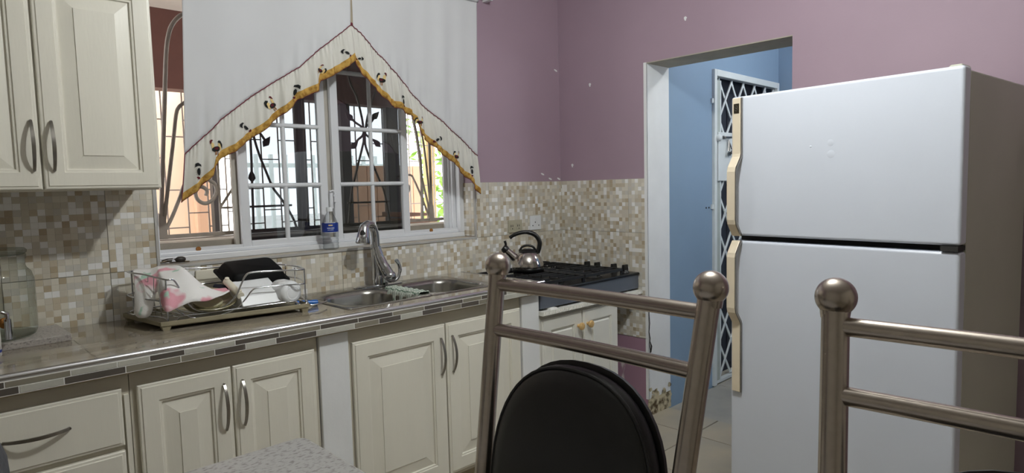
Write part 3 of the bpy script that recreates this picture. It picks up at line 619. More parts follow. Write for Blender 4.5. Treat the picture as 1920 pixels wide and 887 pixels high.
# ================================================================== CABINETS
def rect_ring(x0, x1, z0, z1, i, y): return [(x0 + i, y, z0 + i), (x1 - i, y, z0 + i), (x1 - i, y, z1 - i), (x0 + i, y, z1 - i)]
def panel_door(x0, x1, z0, z1, yf, stile=.055, deep=.042, flat=False, th=.019):
    mb = MB(); P = [(0, th), (0, .006), (.003, .0035), (.009, .003), (.011, 0)]
    if not flat: P += [(stile, 0), (stile + .002, .004), (stile + .008, .0045), (stile + .010, .011), (stile + .013, .011), (stile + .013 + deep, .0035), (stile + .0135 + deep, .001)]
    rings = [rect_ring(x0, x1, z0, z1, i, yf + d) for i, d in P]
    return mb.loft(rings, 0, False)
def pull(p, q, out, w=.010, t=.005):
    """arched strap handle between two points, bowing along out"""
    p, q, out = Vector(p), Vector(q), Vector(out); a = (q - p); L_ = a.length; pts = []
    for k in range(15):
        s = k / 14; pts.append(p + a * s + out * (.004 + .026 * math.sin(PI * s) ** .75))
    d = a.normalized(); side = d.cross(out.normalized()); rings = []
    for k, c in enumerate(pts):
        tg = (pts[min(k + 1, 14)] - pts[max(k - 1, 0)]).normalized(); n = side.cross(tg).normalized(); ww = w * (.75 + .25 * math.sin(PI * k / 14))
        rings.append([c + side * ww / 2 + n * t / 2, c + side * ww / 2 - n * t / 2, c - side * ww / 2 - n * t / 2, c - side * ww / 2 + n * t / 2])
    mb = MB().loft(rings, 0, False)
    for e in (p, q): mb.lathe([(.004, -.001), (.004, .008)], e, out, 8)
    return mb
OUT = (0, -1, 0)
wc = thing('wall_cabinet', 'cream raised panel cabinet hung on tiled wall beside window', 'cabinet', (-2.74, -.15, 1.38))
part('carcass', MB().box(-3.40, -2.412, -.309, -.004, 1.384, 2.06), M['cream'], wc, bevel=.002)
for x0, x1, hx in ((-2.733, -2.411, -2.707), (-3.060, -2.739, -2.757), (-3.387, -3.066, None)):
    d = part('door', panel_door(x0, x1, 1.380, 2.045, -.330, .052, .040), M['cream'], wc)
    if hx: part('handle', pull((hx, -.330, 1.438), (hx, -.330, 1.586), OUT), M['nickel'], d)
part('light_rail', MB().box(-3.40, -2.415, -.312, -.29, 1.374, 1.384), M['cream'], wc)

YB = -.585
def base_body(name, label, x0, x1, zt=.837, zb=.10, mat=None):
    c = thing(name, label, 'cabinet', ((x0 + x1) / 2, -.3, 0))
    part('carcass', MB().box(x0, x1, YB, YB + .02, zb, zt).box(x0, x0 + .016, YB + .02, -.02, zb, zt).box(x1 - .016, x1, YB + .02, -.02, zb, zt).box(x0 + .016, x1 - .016, YB + .02, -.03, zb, zb + .016).box(x0 + .016, x1 - .016, -.03, -.02, zb, zt), mat or M['cream_frame'], c)
    part('plinth', MB().box(x0, x1, YB + .05, -.02, 0, zb), M['recess'], c)
    return c
dc = base_body('drawer_cabinet', 'cream drawer cabinet at far left under the counter', -3.60, -2.606)
for z0, z1 in ((.622, .792), (.436, .606), (.25, .42), (.11, .235)):
    d = part('drawer', panel_door(-3.10, -2.628, z0, z1, -.604, flat=True), M['cream'], dc)
    if z0 > .4: part('handle', pull((-2.905, -.604, (z0 + z1) / 2 + .006), (-2.760, -.604, (z0 + z1) / 2 + .006), OUT), M['nickel'], d)
part('side_panel', MB().box(-2.622, -2.610, -.597, YB, .12, .77), M['cream'], dc)
ca = base_body('base_cabinet', 'cream two-door base cabinet below the dish rack', -2.604, -2.008)
for x0, x1, hx in ((-2.588, -2.317, -2.343), (-2.311, -2.024, -2.284)):
    d = part('door', panel_door(x0, x1, .12, .790, -.604, .055, .042), M['cream'], ca)
    part('handle', pull((hx, -.604, .588), (hx, -.604, .738), OUT), M['nickel'], d)
cb = base_body('base_cabinet', 'wide cream two-door base cabinet below the sink', -1.882, -.974)
for x0, x1, hx in ((-1.872, -1.434, -1.461), (-1.428, -.985, -1.400)):
    d = part('door', panel_door(x0, x1, .12, .783, -.604, .062, .044), M['cream'], cb)
    part('handle', pull((hx, -.604, .570), (hx, -.604, .725), OUT), M['nickel'], d)
for x0, x1, lab in ((-2.004, -1.886, 'white plaster pillar between the two cream base cabinets'), (-.970, -.852, 'white plaster pillar at right end of the counter')):
    o = obj('pillar', MB().box(x0, x1, -.598, -.02, 0, .843), M['plaster'], None, bevel=.004); tag(o, lab, 'pillar')

# ================================================================== COUNTERTOP
SX0, SX1, SY0, SY1 = -1.835, -1.030, -.520, -.055   # sink cut-out
ct = thing('countertop', 'brown tiled countertop with metal edge and taupe mosaic front', 'countertop', (-1.9, -.3, .845))
part('slab', MB().box(-3.60, SX0 + .01, -.630, -.006, .846, .8920).box(SX1 - .01, -.85, -.630, -.006, .846, .8920).box(SX0 + .01, SX1 - .01, -.630, SY0 + .01, .846, .8920).box(SX0 + .01, SX1 - .01, SY1 - .01, -.006, .846, .8920), M['grout'], ct)
tl = [(-3.58, -3.1325), (-3.131, -2.6835), (-2.682, -2.2335), (-2.232, SX0 + .008)]
for x0, x1 in tl: part('counter_tile', MB().box(x0, x1, -.628, -.008, .8921, CZ), M['counter_tile'], ct)
for x0, x1 in ((SX0 + .0095, -1.448), (-1.4465, SX1 - .0095)):
    part('counter_tile', MB().box(x0, x1, -.628, SY0 + .01, .8921, CZ), M['counter_tile'], ct); part('counter_tile', MB().box(x0, x1, SY1 - .01, -.008, .8921, CZ), M['counter_tile'], ct)
part('counter_tile', MB().box(SX1 - .008, -.856, -.628, -.008, .8921, CZ), M['counter_tile'], ct)
part('metal_edge', MB().tube([(-3.60, -.630, .8900), (-.848, -.630, .8900)], 1, prof=[(.0085 * math.cos(a) - .001, .0085 * math.sin(a) - .002) for a in [2 * PI * k / 16 for k in range(16)]]).box(-.856, -.848, -.636, -.01, .884, CZ + .002), M['trim_metal'], ct)
part('front_grout', MB().box(-3.60, -.852, -.6345, -.629, .8435, .884), pm('white_grout', (226, 225, 220), .8), ct)
part('soffit', MB().box(-3.60, -.852, -.629, YB, .838, .846), M['recess'], ct)
J1 = [-3.35, -3.19, -3.04, -2.894, -2.751, -2.64, -2.557, -2.461, -2.31, -2.164, -2.014, -1.863, -1.711, -1.561, -1.359, -1.253, -1.10, -.955, -.855]
C1 = 'lmdmlldldmddmdmdld'
J2 = [-3.30, -3.15, -3.01, -2.865, -2.767, -2.62, -2.473, -2.374, -2.277, -2.176, -2.029, -1.879, -1.774, -1.674, -1.572, -1.471, -1.369, -1.268, -1.12, -.97, -.855]
C2 = 'lmdldmmdldlmdldmdmld'
for J, C_, z0, z1 in ((J1, C1, .8658, .8808), (J2, C2, .8455, .8636)):
    for k in range(len(J) - 1):
        mt = {'d': M['t_dark'], 'm': M['t_mid'], 'l': M['t_light']}[C_[k % len(C_)]]
        part('trim_tile', MB().box(J[k] + .0012, J[k + 1] - .0012, -.6355, -.632, z0, z1), mt, ct, bevel=.0008, seg=1)

# ================================================================== SINK, FAUCET
def rrect(x0, x1, y0, y1, r, z, n=8):
    out = []
    for cx, cy, a0 in ((x1 - r, y1 - r, 0), (x0 + r, y1 - r, PI / 2), (x0 + r, y0 + r, PI), (x1 - r, y0 + r, 1.5 * PI)):
        for k in range(n + 1): a = a0 + PI / 2 * k / n; out.append((cx + r * math.cos(a), cy + r * math.sin(a), z))
    return out
sk = thing('kitchen_sink', 'stainless double bowl drop-in sink below the window', 'sink', (-1.43, -.29, CZ))
def bowl(x0, x1, xo0, xo1):
    y0, y1 = -.490, -.140
    rings = [rrect(xo0, xo1, SY0, SY1, .012, CZ + .001), rrect(xo0 + .004, xo1 - .004, SY0 + .004, SY1 - .004, .012, CZ + .004), rrect(x0 - .012, x1 + .012, y0 - .012, y1 + .012, .11, CZ + .0035), rrect(x0, x1, y0, y1, .10, CZ - .002)]
    for d, i, r in ((.02, .006, .10), (.12, .012, .095), (.155, .02, .09), (.172, .04, .08), (.178, .07, .06)): rings.append(rrect(x0 + i, x1 - i, y0 + i, y1 - i, r, CZ - d))
    return MB().loft(rings, 0, True, False, True)
part('bowl', bowl(-1.800, -1.462, SX0, -1.432), M['steel'], sk, solid=.001); part('bowl', bowl(-1.400, -1.064, -1.432, SX1), M['steel'], sk, solid=.001)
for x in (-1.63, -1.23): part('drain', MB().lathe([(.04, 0), (.04, .003), (.028, .004), (.026, .001)], (x, -.315, CZ - .178), (0, 0, 1), 20), M['chrome'], sk)
fa = thing('faucet', 'chrome pull-down kitchen faucet with side lever behind sink', 'faucet', (-1.435, -.095, CZ))
part('deck_plate', MB().loft([rrect(-1.565, -1.305, -.122, -.066, .027, CZ + .004), rrect(-1.565, -1.305, -.122, -.066, .027, CZ + .009), rrect(-1.56, -1.31, -.117, -.071, .022, CZ + .012)], 0, True), M['chrome'], fa)
BX = -1.441
neck = smooth_path([(BX, -.095, CZ + .011), (BX, -.095, 1.00), (BX - .001, -.095, 1.10), (BX - .006, -.098, 1.155), (BX - .024, -.106, 1.188), (BX - .054, -.120, 1.196), (BX - .080, -.132, 1.184)], 6)
part('spout', MB().tube(neck, [.0225 - .003 * min(1, k / 18) for k in range(len(neck))], 18), M['chrome'], fa)
hd = part('spray_head', MB().lathe([(.012, -.012), (.020, -.004), (.024, .012), (.030, .050), (.0345, .078), (.0325, .082), (.022, .083)], (BX - .078, -.131, 1.190), (-.22, -.10, -1), 24), M['chrome'], fa)
part('spray_button', MB().sphere((0, 0, 0), .012, 12, 8, sc=(1, .5, 1.7)).xf(Matrix.Translation((BX - .103, -.154, 1.155)) @ Matrix.Rotation(-.6, 4, 'Z') @ Matrix.Rotation(.25, 4, 'X')), M['rubber'], hd)
part('body', MB().tube(smooth_path([(BX + .038, -.140, .945), (BX + .026, -.128, .978), (BX + .010, -.108, 1.03), (BX + .001, -.097, 1.085)], 5), [.029] * 4 + [.028] * 3 + [.026] * 3 + [.0245] * 3 + [.0225] * 3, 18).lathe([(.024, 0), (.025, .05)], (BX + .018, -.115, CZ + .008), (0, 0, 1), 18), M['chrome'], fa)
part('lever_ball', MB().sphere((BX + .040, -.144, .943), .0305), M['chrome'], fa)
part('lever', MB().tube(smooth_path([(BX + .050, -.150, .920), (BX + .076, -.152, .930), (BX + .092, -.152, .965), (BX + .088, -.150, .998), (BX + .074, -.148, 1.020)], 5), [.0075] * 10 + [.009] * 11, 10), M['chrome'], fa)
cl = MB().grid(lambda u, v: ((-1.431 + (-1 if v < .5 else 1) * (.014 + .022 * min(1, abs(v - .5) * 5)) * (abs(v - .5) > .06) + .004 * math.sin(u * 31) * abs(v - .5) * 2, -.185 - .27 * u + .006 * math.sin(v * 9), CZ + .011 - max(0, abs(v - .5) - .09) * (.17 + .03 * math.sin(u * 14)) + .002 * math.sin(u * 40))), 60, 24)
tag(obj('dish_cloth', cl, M['check'], None, solid=.003), 'white and green checked dish cloth over the sink divider', 'cloth')

# ================================================================== STOVE CORNER
sh = obj('stove_shelf', MB().box(-.848, -.008, -.622, -.01, .722, .742), M['whitewood'], None); tag(sh, 'white board shelf carrying the black gas cooktop', 'shelf')
rg = MB()
for k in range(80): x = -.845 + .0104 * k; rg.tube([(x, -.6255, .7235), (x + .004, -.6255, .7405)], .0026, 6)
part('corrugated_edge', rg, M['paper'], sh)
sc_ = base_body('stove_cabinet', 'white two-door cabinet with round wooden knobs under the cooktop', -.846, -.205, .720, .06, M['whitewood'])
for x0, x1, kx in ((-.836, -.532, -.566), (-.522, -.222, -.490)):
    d = part('door', panel_door(x0, x1, .08, .700, -.604, .060, .008), M['whitewood'], sc_)
    kn = part('knob', MB().lathe([(.009, 0), (.008, .010), (.017, .018), (.020, .026), (.018, .031), (.014, .0325)], (kx, -.604, .626), OUT, 20), M['knob_wood'], d)
ck = thing('gas_cooktop', 'black four burner gas cooktop with cast iron grates', 'cooktop', (-.425, -.33, .742))
part('body', MB().box(-.842, -.014, -.598, -.045, .752, .834), M['blue_steel'], ck, bevel=.003)
part('top_plate', MB().hexa([(-.846, -.606, .833), (-.008, -.606, .833), (-.008, -.035, .833), (-.846, -.035, .833)], [(-.842, -.602, .845), (-.012, -.602, .845), (-.012, -.039, .845), (-.842, -.039, .845)]), M['black_enamel'], ck, bevel=.004)
for x in (-.80, -.06):
    for y in (-.56, -.08): part('foot', MB().lathe([(.012, 0), (.012, .012)], (x, y, .7415), (0, 0, 1), 10), M['rubber'], ck)
for y in (-.29, -.367, -.490, -.570):
    k_ = part('knob', MB().lathe([(.026, 0), (.025, .006), (.019, .010), (.017, .018)], (-.078, y + .02, .845), (0, 0, 1), 20), M['black_plastic'], ck)
    part('grip', MB().hexa([(-.100, y + .010, .858), (-.056, y + .010, .858), (-.056, y + .030, .858), (-.100, y + .030, .858)], [(-.097, y + .012, .892), (-.059, y + .012, .892), (-.059, y + .028, .892), (-.097, y + .028, .892)]), M['black_plastic'], k_, bevel=.002)
for bx, by, br in ((-.655, -.485, .048), (-.655, -.195, .038), (-.325, -.485, .042), (-.325, -.195, .034)):
    part('burner_bowl', MB().lathe([(br + .03, 0), (br + .032, .003), (br + .012, .004)], (bx, by, .845), (0, 0, 1), 24), M['chrome'] if by < -.3 else M['black_enamel'], ck)
    b_ = part('burner', MB().lathe([(br, 0), (br, .012), (br - .006, .014)], (bx, by, .847), (0, 0, 1), 24), M['nickel'], ck)
    part('burner_cap', MB().lathe([(br - .004, 0), (br - .002, .004), (br - .012, .008)], (bx, by, .861), (0, 0, 1), 24), M['burner'], b_)
for gx0, gx1 in ((-.825, -.495), (-.485, -.155)):
    g_ = MB(); z0, z1 = .868, .882
    def bar(xa, xb, ya, yb): g_.hexa([(xa, ya, z0), (xb, ya, z0), (xb, yb, z0), (xa, yb, z0)], [(xa + .002, ya + .002, z1), (xb - .002, ya + .002, z1), (xb - .002, yb - .002, z1), (xa + .002, yb - .002, z1)])
    for y in (-.585, -.34, -.06): bar(gx0, gx1, y - .006, y + .006)
    for x in (gx0, gx1): bar(x - .006, x + .006, -.585, -.06)
    gm = (gx0 + gx1) / 2
    for cy in (-.4625, -.2):
        for y in (cy - .062, cy, cy + .062):
            bar(gx0, gm - .035, y - .005, y + .005); bar(gm + .035, gx1, y - .005, y + .005)
        bar(gm - .005, gm + .005, cy - .13, cy - .035); bar(gm - .005, gm + .005, cy + .035, cy + .13)
    part('grate', g_, M['cast_iron'], ck)
    for x in (gx0, gx1):
        for y in (-.58, -.065): part('grate_foot', MB().box(x - .005, x + .005, y - .005, y + .005, .845, .869), M['cast_iron'], ck)
part('gas_hose', MB().tube(smooth_path([(-.40, -.03, .80), (-.34, -.024, .862), (-.25, -.024, .884), (-.17, -.026, .880), (-.14, -.026, .862), (-.12, -.026, .79)], 6), .006, 10), M['black_plastic'], ck)
tag(obj('paper_wad', MB().hexa([(-.79, -.618, .7425), (-.735, -.618, .7425), (-.74, -.56, .7425), (-.785, -.56, .7425)], [(-.785, -.612, .7515), (-.742, -.614, .7515), (-.745, -.57, .7515), (-.78, -.565, .7515)]), M['paper'], None), 'small folded white paper wedge under the cooktop', 'paper')

KX, KY, KZ = -.565, -.245, .8825
kt = thing('kettle', 'polished steel whistling kettle with black handle on the grate', 'kettle', (KX, KY, KZ))
HV = Vector((.72, -.69, 0))
def hp(s, z): return (KX + HV.x * s, KY + HV.y * s, z)
part('body', MB().lathe([(.070, 0), (.082, .004), (.087, .02), (.0885, .032), (.085, .05), (.076, .075), (.062, .098), (.050, .108), (.046, .110)], (KX, KY, KZ), seg=40), M['kettle_steel'], kt)
part('base_band', MB().lathe([(.083, .0), (.0895, .006), (.0900, .020), (.0885, .022)], (KX, KY, KZ), seg=40), M['black_enamel'], kt)
ld = part('lid', MB().lathe([(.049, .107), (.050, .112), (.042, .121), (.02, .127), (.004, .128)], (KX, KY, KZ), seg=32), M['black_plastic'], kt)
part('lid_grip', MB().tube(smooth_path([hp(-.046, KZ + .114), hp(-.030, KZ + .137), hp(0, KZ + .146), hp(.030, KZ + .137), hp(.046, KZ + .114)], 5), .0065, 10), M['black_plastic'], ld)
part('handle', MB().tube(smooth_path([hp(.055, .985), hp(.066, 1.02), hp(.066, 1.052), hp(.043, 1.086), hp(0, 1.102), hp(-.045, 1.098), hp(-.078, 1.086), hp(-.098, 1.072)], 6), [.013] * 12 + [.0125] * 12 + [.011] * 12 + [.010] * 7, 14), M['black_plastic'], kt)
sp = part('spout', MB().tube([hp(-.070, .960), hp(-.100, .988), hp(-.122, 1.008)], [.024, .019, .017], 16), M['kettle_steel'], kt)
part('whistle', MB().tube([hp(-.117, 1.000), hp(-.128, 1.013), hp(-.138, 1.021)], [.021, .023, .016], 16).tube(smooth_path([hp(-.124, 1.02), hp(-.121, 1.038), hp(-.127, 1.056)], 4), [.007] * 8 + [.008], 8), M['black_plastic'], sp)

# outlets
def plate(name, label, x0, x1, z0, z1, mat, holes, cat):
    t = thing(name, label, cat, ((x0 + x1) / 2, -.006, z0))
    part('cover_plate', MB().box(x0, x1, -.014, -.0065, z0, z1), mat, t, bevel=.003)
    for h in holes: part(h[0], MB().box(x0 + h[1], x0 + h[2], -.0165, -.014, z0 + h[3], z0 + h[4]), h[5], t, bevel=.001, seg=1)
    return t
hs = []
for dx in (.022, .070):
    hs.append(('socket', dx - .012, dx + .026 - .006, .018, .060, M['outlet_beige']))
t = plate('power_outlet', 'beige double power outlet set in the wall tiling', -.487, -.371, 1.083, 1.158, M['outlet_beige'], [('socket', .010, .052, .018, .058, M['outlet_beige']), ('socket', .064, .106, .018, .058, M['outlet_beige'])], 'outlet')
for x in (-.470, -.456, -.416, -.402): part('slot', MB().box(x, x + .004, -.0172, -.0163, 1.118, 1.130), M['slot'], t)
for x in (-.460, -.406): part('slot', MB().box(x, x + .006, -.0172, -.0163, 1.104, 1.110), M['slot'], t)
t = plate('switch_socket', 'white square switched socket right of beige outlet', -.302, -.206, 1.088, 1.176, M['white_plastic'], [('rocker', .040, .056, .052, .076, M['white_plastic'])], 'outlet')
for x, z in ((-.262, 1.132), (-.284, 1.112), (-.232, 1.112)): part('slot', MB().box(x, x + .006, -.0150, -.0139, z, z + .007), M['slot'], t)

# ================================================================== COUNTER CLUTTER
sl = obj('granite_slab', MB().hexa([(-3.12, -.275, CZ), (-2.688, -.262, CZ), (-2.694, -.03, CZ), (-3.12, -.03, CZ)], [(-3.12, -.279, CZ + .022), (-2.686, -.266, CZ + .022), (-2.692, -.03, CZ + .022), (-3.12, -.03, CZ + .022)]), M['granite'], None, bevel=.002)
tag(sl, 'speckled grey granite slab lying under the glass dispenser', 'slab')
DXc, DYc, DZc = -2.872, -.145, CZ + .0225
dj = thing('drink_dispenser', 'clear glass drink dispenser with cork-washered tap on granite slab', 'jar', (DXc, DYc, DZc))
part('vessel', MB().lathe([(.085, 0), (.108, .006), (.114, .02), (.114, .185), (.108, .206), (.098, .218), (.094, .226), (.094, .245), (.098, .250), (.098, .262), (.094, .266)], (DXc, DYc, DZc), seg=40, cap1=False), M['jar'], dj)
part('base_glass', MB().lathe([(.084, .001), (.106, .007), (.106, .014), (.08, .016)], (DXc, DYc, DZc), seg=32), M['jar'], dj)
ld = part('lid', MB().lathe([(.092, .262), (.100, .268), (.101, .276), (.094, .282), (.03, .286)], (DXc, DYc, DZc), seg=36), M['jar'], dj)
part('lid_knob', MB().lathe([(.012, .286), (.012, .295), (.022, .308), (.024, .322), (.016, .334), (.004, .338)], (DXc, DYc, DZc), seg=20), M['jar'], ld)
sd_ = Vector((.16, -.987, 0)); a0 = Vector((DXc, DYc, DZc + .062)) + sd_ * .114
tp = part('tap', MB().tube([a0 + sd_ * .012, a0 + sd_ * .040], .007, 12).tube([a0 + sd_ * .038 + Vector((0, 0, .016)), a0 + sd_ * .038 + Vector((0, 0, -.045))], [.009, .010], 12), M['chrome'], dj)
part('cork_washer', MB().lathe([(.016, 0), (.016, .013)], a0, sd_, 20), M['cork'], tp)
part('tap_lever', MB().tube([a0 + sd_ * .038 + Vector((0, 0, .014)), a0 + sd_ * .038 + Vector((0, 0, .032)), a0 + sd_ * .038 + Vector((-.014, 0, .040))], [.005, .006, .005], 10), M['chrome'], tp)
cn = thing('white_can', 'white can at the far left edge in front of granite slab', 'can', (-2.905, -.325, CZ))
part('body', MB().lathe([(.034, 0), (.036, .003), (.036, .092), (.034, .094)], (-2.905, -.325, CZ), seg=28), M['can_white'], cn)
part('blue_band', MB().lathe([(.0363, .012), (.0363, .020)], (-2.905, -.325, CZ), seg=28, cap0=False, cap1=False), M['label_blue'], cn)
part('lid', MB().lathe([(.0365, .092), (.0365, .100), (.034, .101)], (-2.905, -.325, CZ), seg=28), M['tan_lid'], cn)

# drip tray and rack
tr = thing('drip_tray', 'cream plastic drip tray on short feet under dish rack', 'tray', (-2.2, -.23, CZ))
TB = [(-2.450, -.352), (-1.945, -.418), (-1.915, -.062), (-2.495, -.045)]
ctr = (sum(p[0] for p in TB) / 4, sum(p[1] for p in TB) / 4)
sh_ = lambda k, z: [(ctr[0] + (x - ctr[0]) * k, ctr[1] + (y - ctr[1]) * k, z) for x, y in TB]
part('pan', MB().loft([sh_(.96, .905), sh_(.995, .909), sh_(1.0, .924), sh_(.985, .925), sh_(.975, .912), sh_(.93, .910)], 0, False), M['tray_plastic'], tr, bevel=.002)
for x, y in sh_(.93, 0) and [(p[0], p[1]) for p in sh_(.93, 0)]: part('foot', MB().hexa([(x - .010, y - .010, CZ), (x + .010, y - .010, CZ), (x + .010, y + .010, CZ), (x - .010, y + .010, CZ)], [(x - .014, y - .014, .906), (x + .014, y - .014, .906), (x + .014, y + .014, .906), (x - .014, y + .014, .906)]), M['tray_plastic'], tr)
rk = thing('dish_rack', 'chromed wire dish rack with dipped front rails', 'dish rack', (-2.2, -.23, .911))
WR = .0032
FL, FR, BR, BL = (-2.420, -.330), (-1.945, -.385), (-1.930, -.100), (-2.465, -.080)
def w3(p, z): return (p[0], p[1], z)
def fr(t): return (FL[0] + (FR[0] - FL[0]) * t, FL[1] + (FR[1] - FL[1]) * t)
def frx(x): return fr((x - FL[0]) / (FR[0] - FL[0]))
part('top_rail', MB().tube(smooth_path([w3(FR, 1.055)] + [w3(frx(x), z) for x, z in ((-2.05, 1.059), (-2.135, 1.062), (-2.160, 1.052), (-2.178, 1.02), (-2.200, .978), (-2.245, .944), (-2.30, .938), (-2.345, .958), (-2.375, 1.02), (-2.395, 1.06))] + [w3(FL, 1.065), ((FL[0] + BL[0]) / 2 - .008, -.2, 1.075), w3(BL, 1.08), ((BL[0] + BR[0]) / 2, -.085, 1.065), w3(BR, 1.052)], 5, True), WR, 8, closed=True), M['chrome'], rk)
part('middle_rail', MB().tube(smooth_path([w3(FR, 1.000)] + [w3(frx(x), z) for x, z in ((-2.03, 1.001), (-2.118, 1.002), (-2.142, .993), (-2.165, .966), (-2.20, .934), (-2.26, .918), (-2.33, .918), (-2.372, .938))] + [w3(FL, .985), w3(BL, 1.00), w3(BR, .998)], 5, True), WR * .9, 8, closed=True), M['chrome'], rk)
part('base_rail', MB().tube(smooth_path([w3(FR, .932)] + [w3(frx(x), z) for x, z in ((-1.96, .914), (-1.985, .930), (-2.02, .934), (-2.30, .932), (-2.375, .932), (-2.395, .920))] + [w3(FL, .914), (FL[0] - .006, FL[1] + .02, .930), w3(BL, .935), w3(BR, .932)], 5, True), WR, 8, closed=True), M['chrome'], rk)
for p, zt in ((FL, 1.065), (FR, 1.057), (BR, 1.053), (BL, 1.08)): part('corner_wire', MB().tube([w3(p, .914), w3(p, zt)], WR, 8), M['chrome'], rk)
for k in range(14):
    t = (k + 1) / 15; p = fr(t); q = (BL[0] + (BR[0] - BL[0]) * t, BL[1] + (BR[1] - BL[1]) * t)
    part('base_wire', MB().tube([w3(p, .930), w3(q, .932)], .0016, 6), M['chrome'], rk)
for k in range(5):
    t = (k + 1) / 6; x = FL[0] + (BL[0] - FL[0]) * t; y = FL[1] + (BL[1] - FL[1]) * t
    part('side_wire', MB().tube([(x, y, 1.068), (x - .004, y, .99), (x, y, .932), (x + .05, y, .932)], .0016, 6), M['chrome'], rk)
    x = FR[0] + (BR[0] - FR[0]) * t; y = FR[1] + (BR[1] - FR[1]) * t
    if k in (1, 3): part('side_wire', MB().tube([(x, y, 1.053), (x, y, .932)], .0016, 6), M['chrome'], rk)
part('hook_wire', MB().tube(smooth_path([w3(FR, .955), (-1.935, -.39, .915), (-1.90, -.395, .912), (-1.845, -.36, .910)], 4), WR, 8), M['chrome'], rk)
# things on the rack
TTOP = [(-2.465, -0.1, 1.085), (-2.444, -0.11, 1.087), (-2.415, -0.12, 1.089), (-2.398, -0.13, 1.091), (-2.388, -0.14, 1.092), (-2.355, -0.15, 1.094), (-2.327, -0.16, 1.092), (-2.297, -0.18, 1.056), (-2.273, -0.2, 1.025), (-2.245, -0.22, 1.001), (-2.199, -0.26, 0.999)]
TBOT = [(-2.496, -0.22, 0.945), (-2.486, -0.25, 0.934), (-2.456, -0.27, 0.944), (-2.428, -0.25, 1.018), (-2.440, -0.372, 0.967), (-2.404, -0.380, 0.970), (-2.355, -0.385, 0.984), (-2.312, -0.380, 0.982), (-2.276, -0.37, 0.986), (-2.24, -0.35, 0.988), (-2.203, -0.31, 0.994)]
tT, tB = smooth_path(TTOP, 5), smooth_path(TBOT, 5); nT = len(tT) - 1
def tw(u, v):
    k = min(nT, int(round(u * nT))); a, b = tT[k], tB[k]; c = Vector(((a.x + b.x) / 2, a.y + (b.y - a.y) * .85, a.z * .8 + b.z * .2))
    p = (1 - v) ** 2 * a + 2 * v * (1 - v) * c + v * v * b
    return tuple(p + Vector((0, 0, .002 * math.sin(9 * v + u * 20))))
tag(obj('dish_towel', MB().grid(tw, nT, 14), M['towel'], None, solid=.003), 'white dish towel with pink flowers draped on rack end', 'towel')
pn = thing('roasting_pan', 'black roasting pan upside down on back of the rack', 'pan', (-2.06, -.17, 1.01))
PM = Matrix.Translation((-2.062, -.172, 1.036)) @ Matrix.Rotation(.34, 4, 'X') @ Matrix.Rotation(.03, 4, 'Z')
def pr(a, b, z, r=.02): return [tuple(v) for v in rrect(-a / 2, a / 2, -b / 2, b / 2, r, z, 4)]
part('shell', MB().loft([pr(.215, .155, -.010), pr(.225, .165, -.006), pr(.20, .14, .024), pr(.190, .128, .032), pr(.176, .116, .034)], 0, True).xf(PM), M['pan_black'], pn)
part('rim', MB().loft([pr(.225, .165, -.014), pr(.246, .182, -.013), pr(.246, .182, -.007), pr(.225, .165, -.006)], 0, False, False, False).xf(PM), M['pan_black'], pn)
cbx = thing('storage_box', 'white plastic box with cream end bar leaning in rack', 'box', (-2.11, -.31, .934))
sec = [(-.245, 1.020), (-.343, .980), (-.351, .972), (-.369, .940), (-.362, .936), (-.23, .936), (-.225, .99)]
def secx(x, k=1.0): return [(x + .012 * ((y + .30) / -.06) * 0, -.30 + (y + .30) * k, .965 + (z - .965) * k) for y, z in sec]
part('shell', MB().loft([secx(-2.180, .97), secx(-2.177, 1), secx(-2.032, 1), secx(-2.029, .97)], 0, False), M['white_plastic'], cbx, bevel=.004)
part('end_bar', MB().tube([(-2.188, -.240, 1.024), (-2.178, -.350, .978)], .0135, 12), M['cream_plastic'], cbx)
for p in ((-2.188, -.248, 1.028), (-2.179, -.340, .990)): part('pin', MB().lathe([(.008, 0), (.008, .010), (.003, .011)], p, (-.1, -.5, .9), 12), M['cream_plastic'], cbx)
n_ = Vector((.22, -.975, -.05)).normalized(); bc = Vector((-1.993, -.378, .967))
tb = thing('white_tub', 'round white plastic tub lying on its side in rack', 'tub', bc)
part('shell', MB().lathe([(.033, .002), (.036, .0), (.043, -.004), (.046, -.014), (.047, -.060), (.043, -.085), (.038, -.09)], bc, n_, 32), M['white_plastic'], tb)
part('base_ring', MB().lathe([(.020, .0005), (.024, .003), (.028, .003), (.031, .0005)], bc, n_, 32, cap0=False, cap1=False), M['white_plastic'], tb)
bh = obj('blue_handle', MB().tube([(-1.955, -.315, 0.915), (-1.925, -.318, 0.913), (-1.895, -.322, 0.909), (-1.885, -.323, 0.907), (-1.868, -.325, 0.904)], [.008, .009, .0085, .012, .0125], 14), M['blue_plastic'], None)
tag(bh, 'bright blue plastic handle lying between rack and sink', 'utensil')
ds = thing('shallow_dish', 'pale greenish shallow dish tilted at middle of rack', 'dish', (-2.245, -.25, .936))
DM = Matrix.Translation((-2.268, -.262, .938)) @ Matrix.Rotation(.30, 4, 'X')
part('bowl', MB().lathe([(.03, 0), (.055, .002), (.080, .014), (.095, .034), (.098, .036), (.096, .038), (.078, .018), (.05, .006)], seg=36).xf(DM), M['dish'], ds)
part('ribbed_insert', MB().lathe([(.030, .012), (.048, .016), (.052, .026)], seg=18, smooth=False).xf(DM), pm('straw_insert', (206, 200, 168), .5), ds)
cbk = obj('cream_board', MB().hexa([(-2.235, -.030, CZ), (-2.010, -.030, CZ), (-2.010, -.020, CZ), (-2.235, -.020, CZ)], [(-2.225, -.016, 1.050), (-2.015, -.016, 1.052), (-2.015, -.008, 1.052), (-2.225, -.008, 1.050)]), M['cream_plastic'], None, bevel=.003)
tag(cbk, 'plain cream board leaning on tiles behind the rack', 'board')
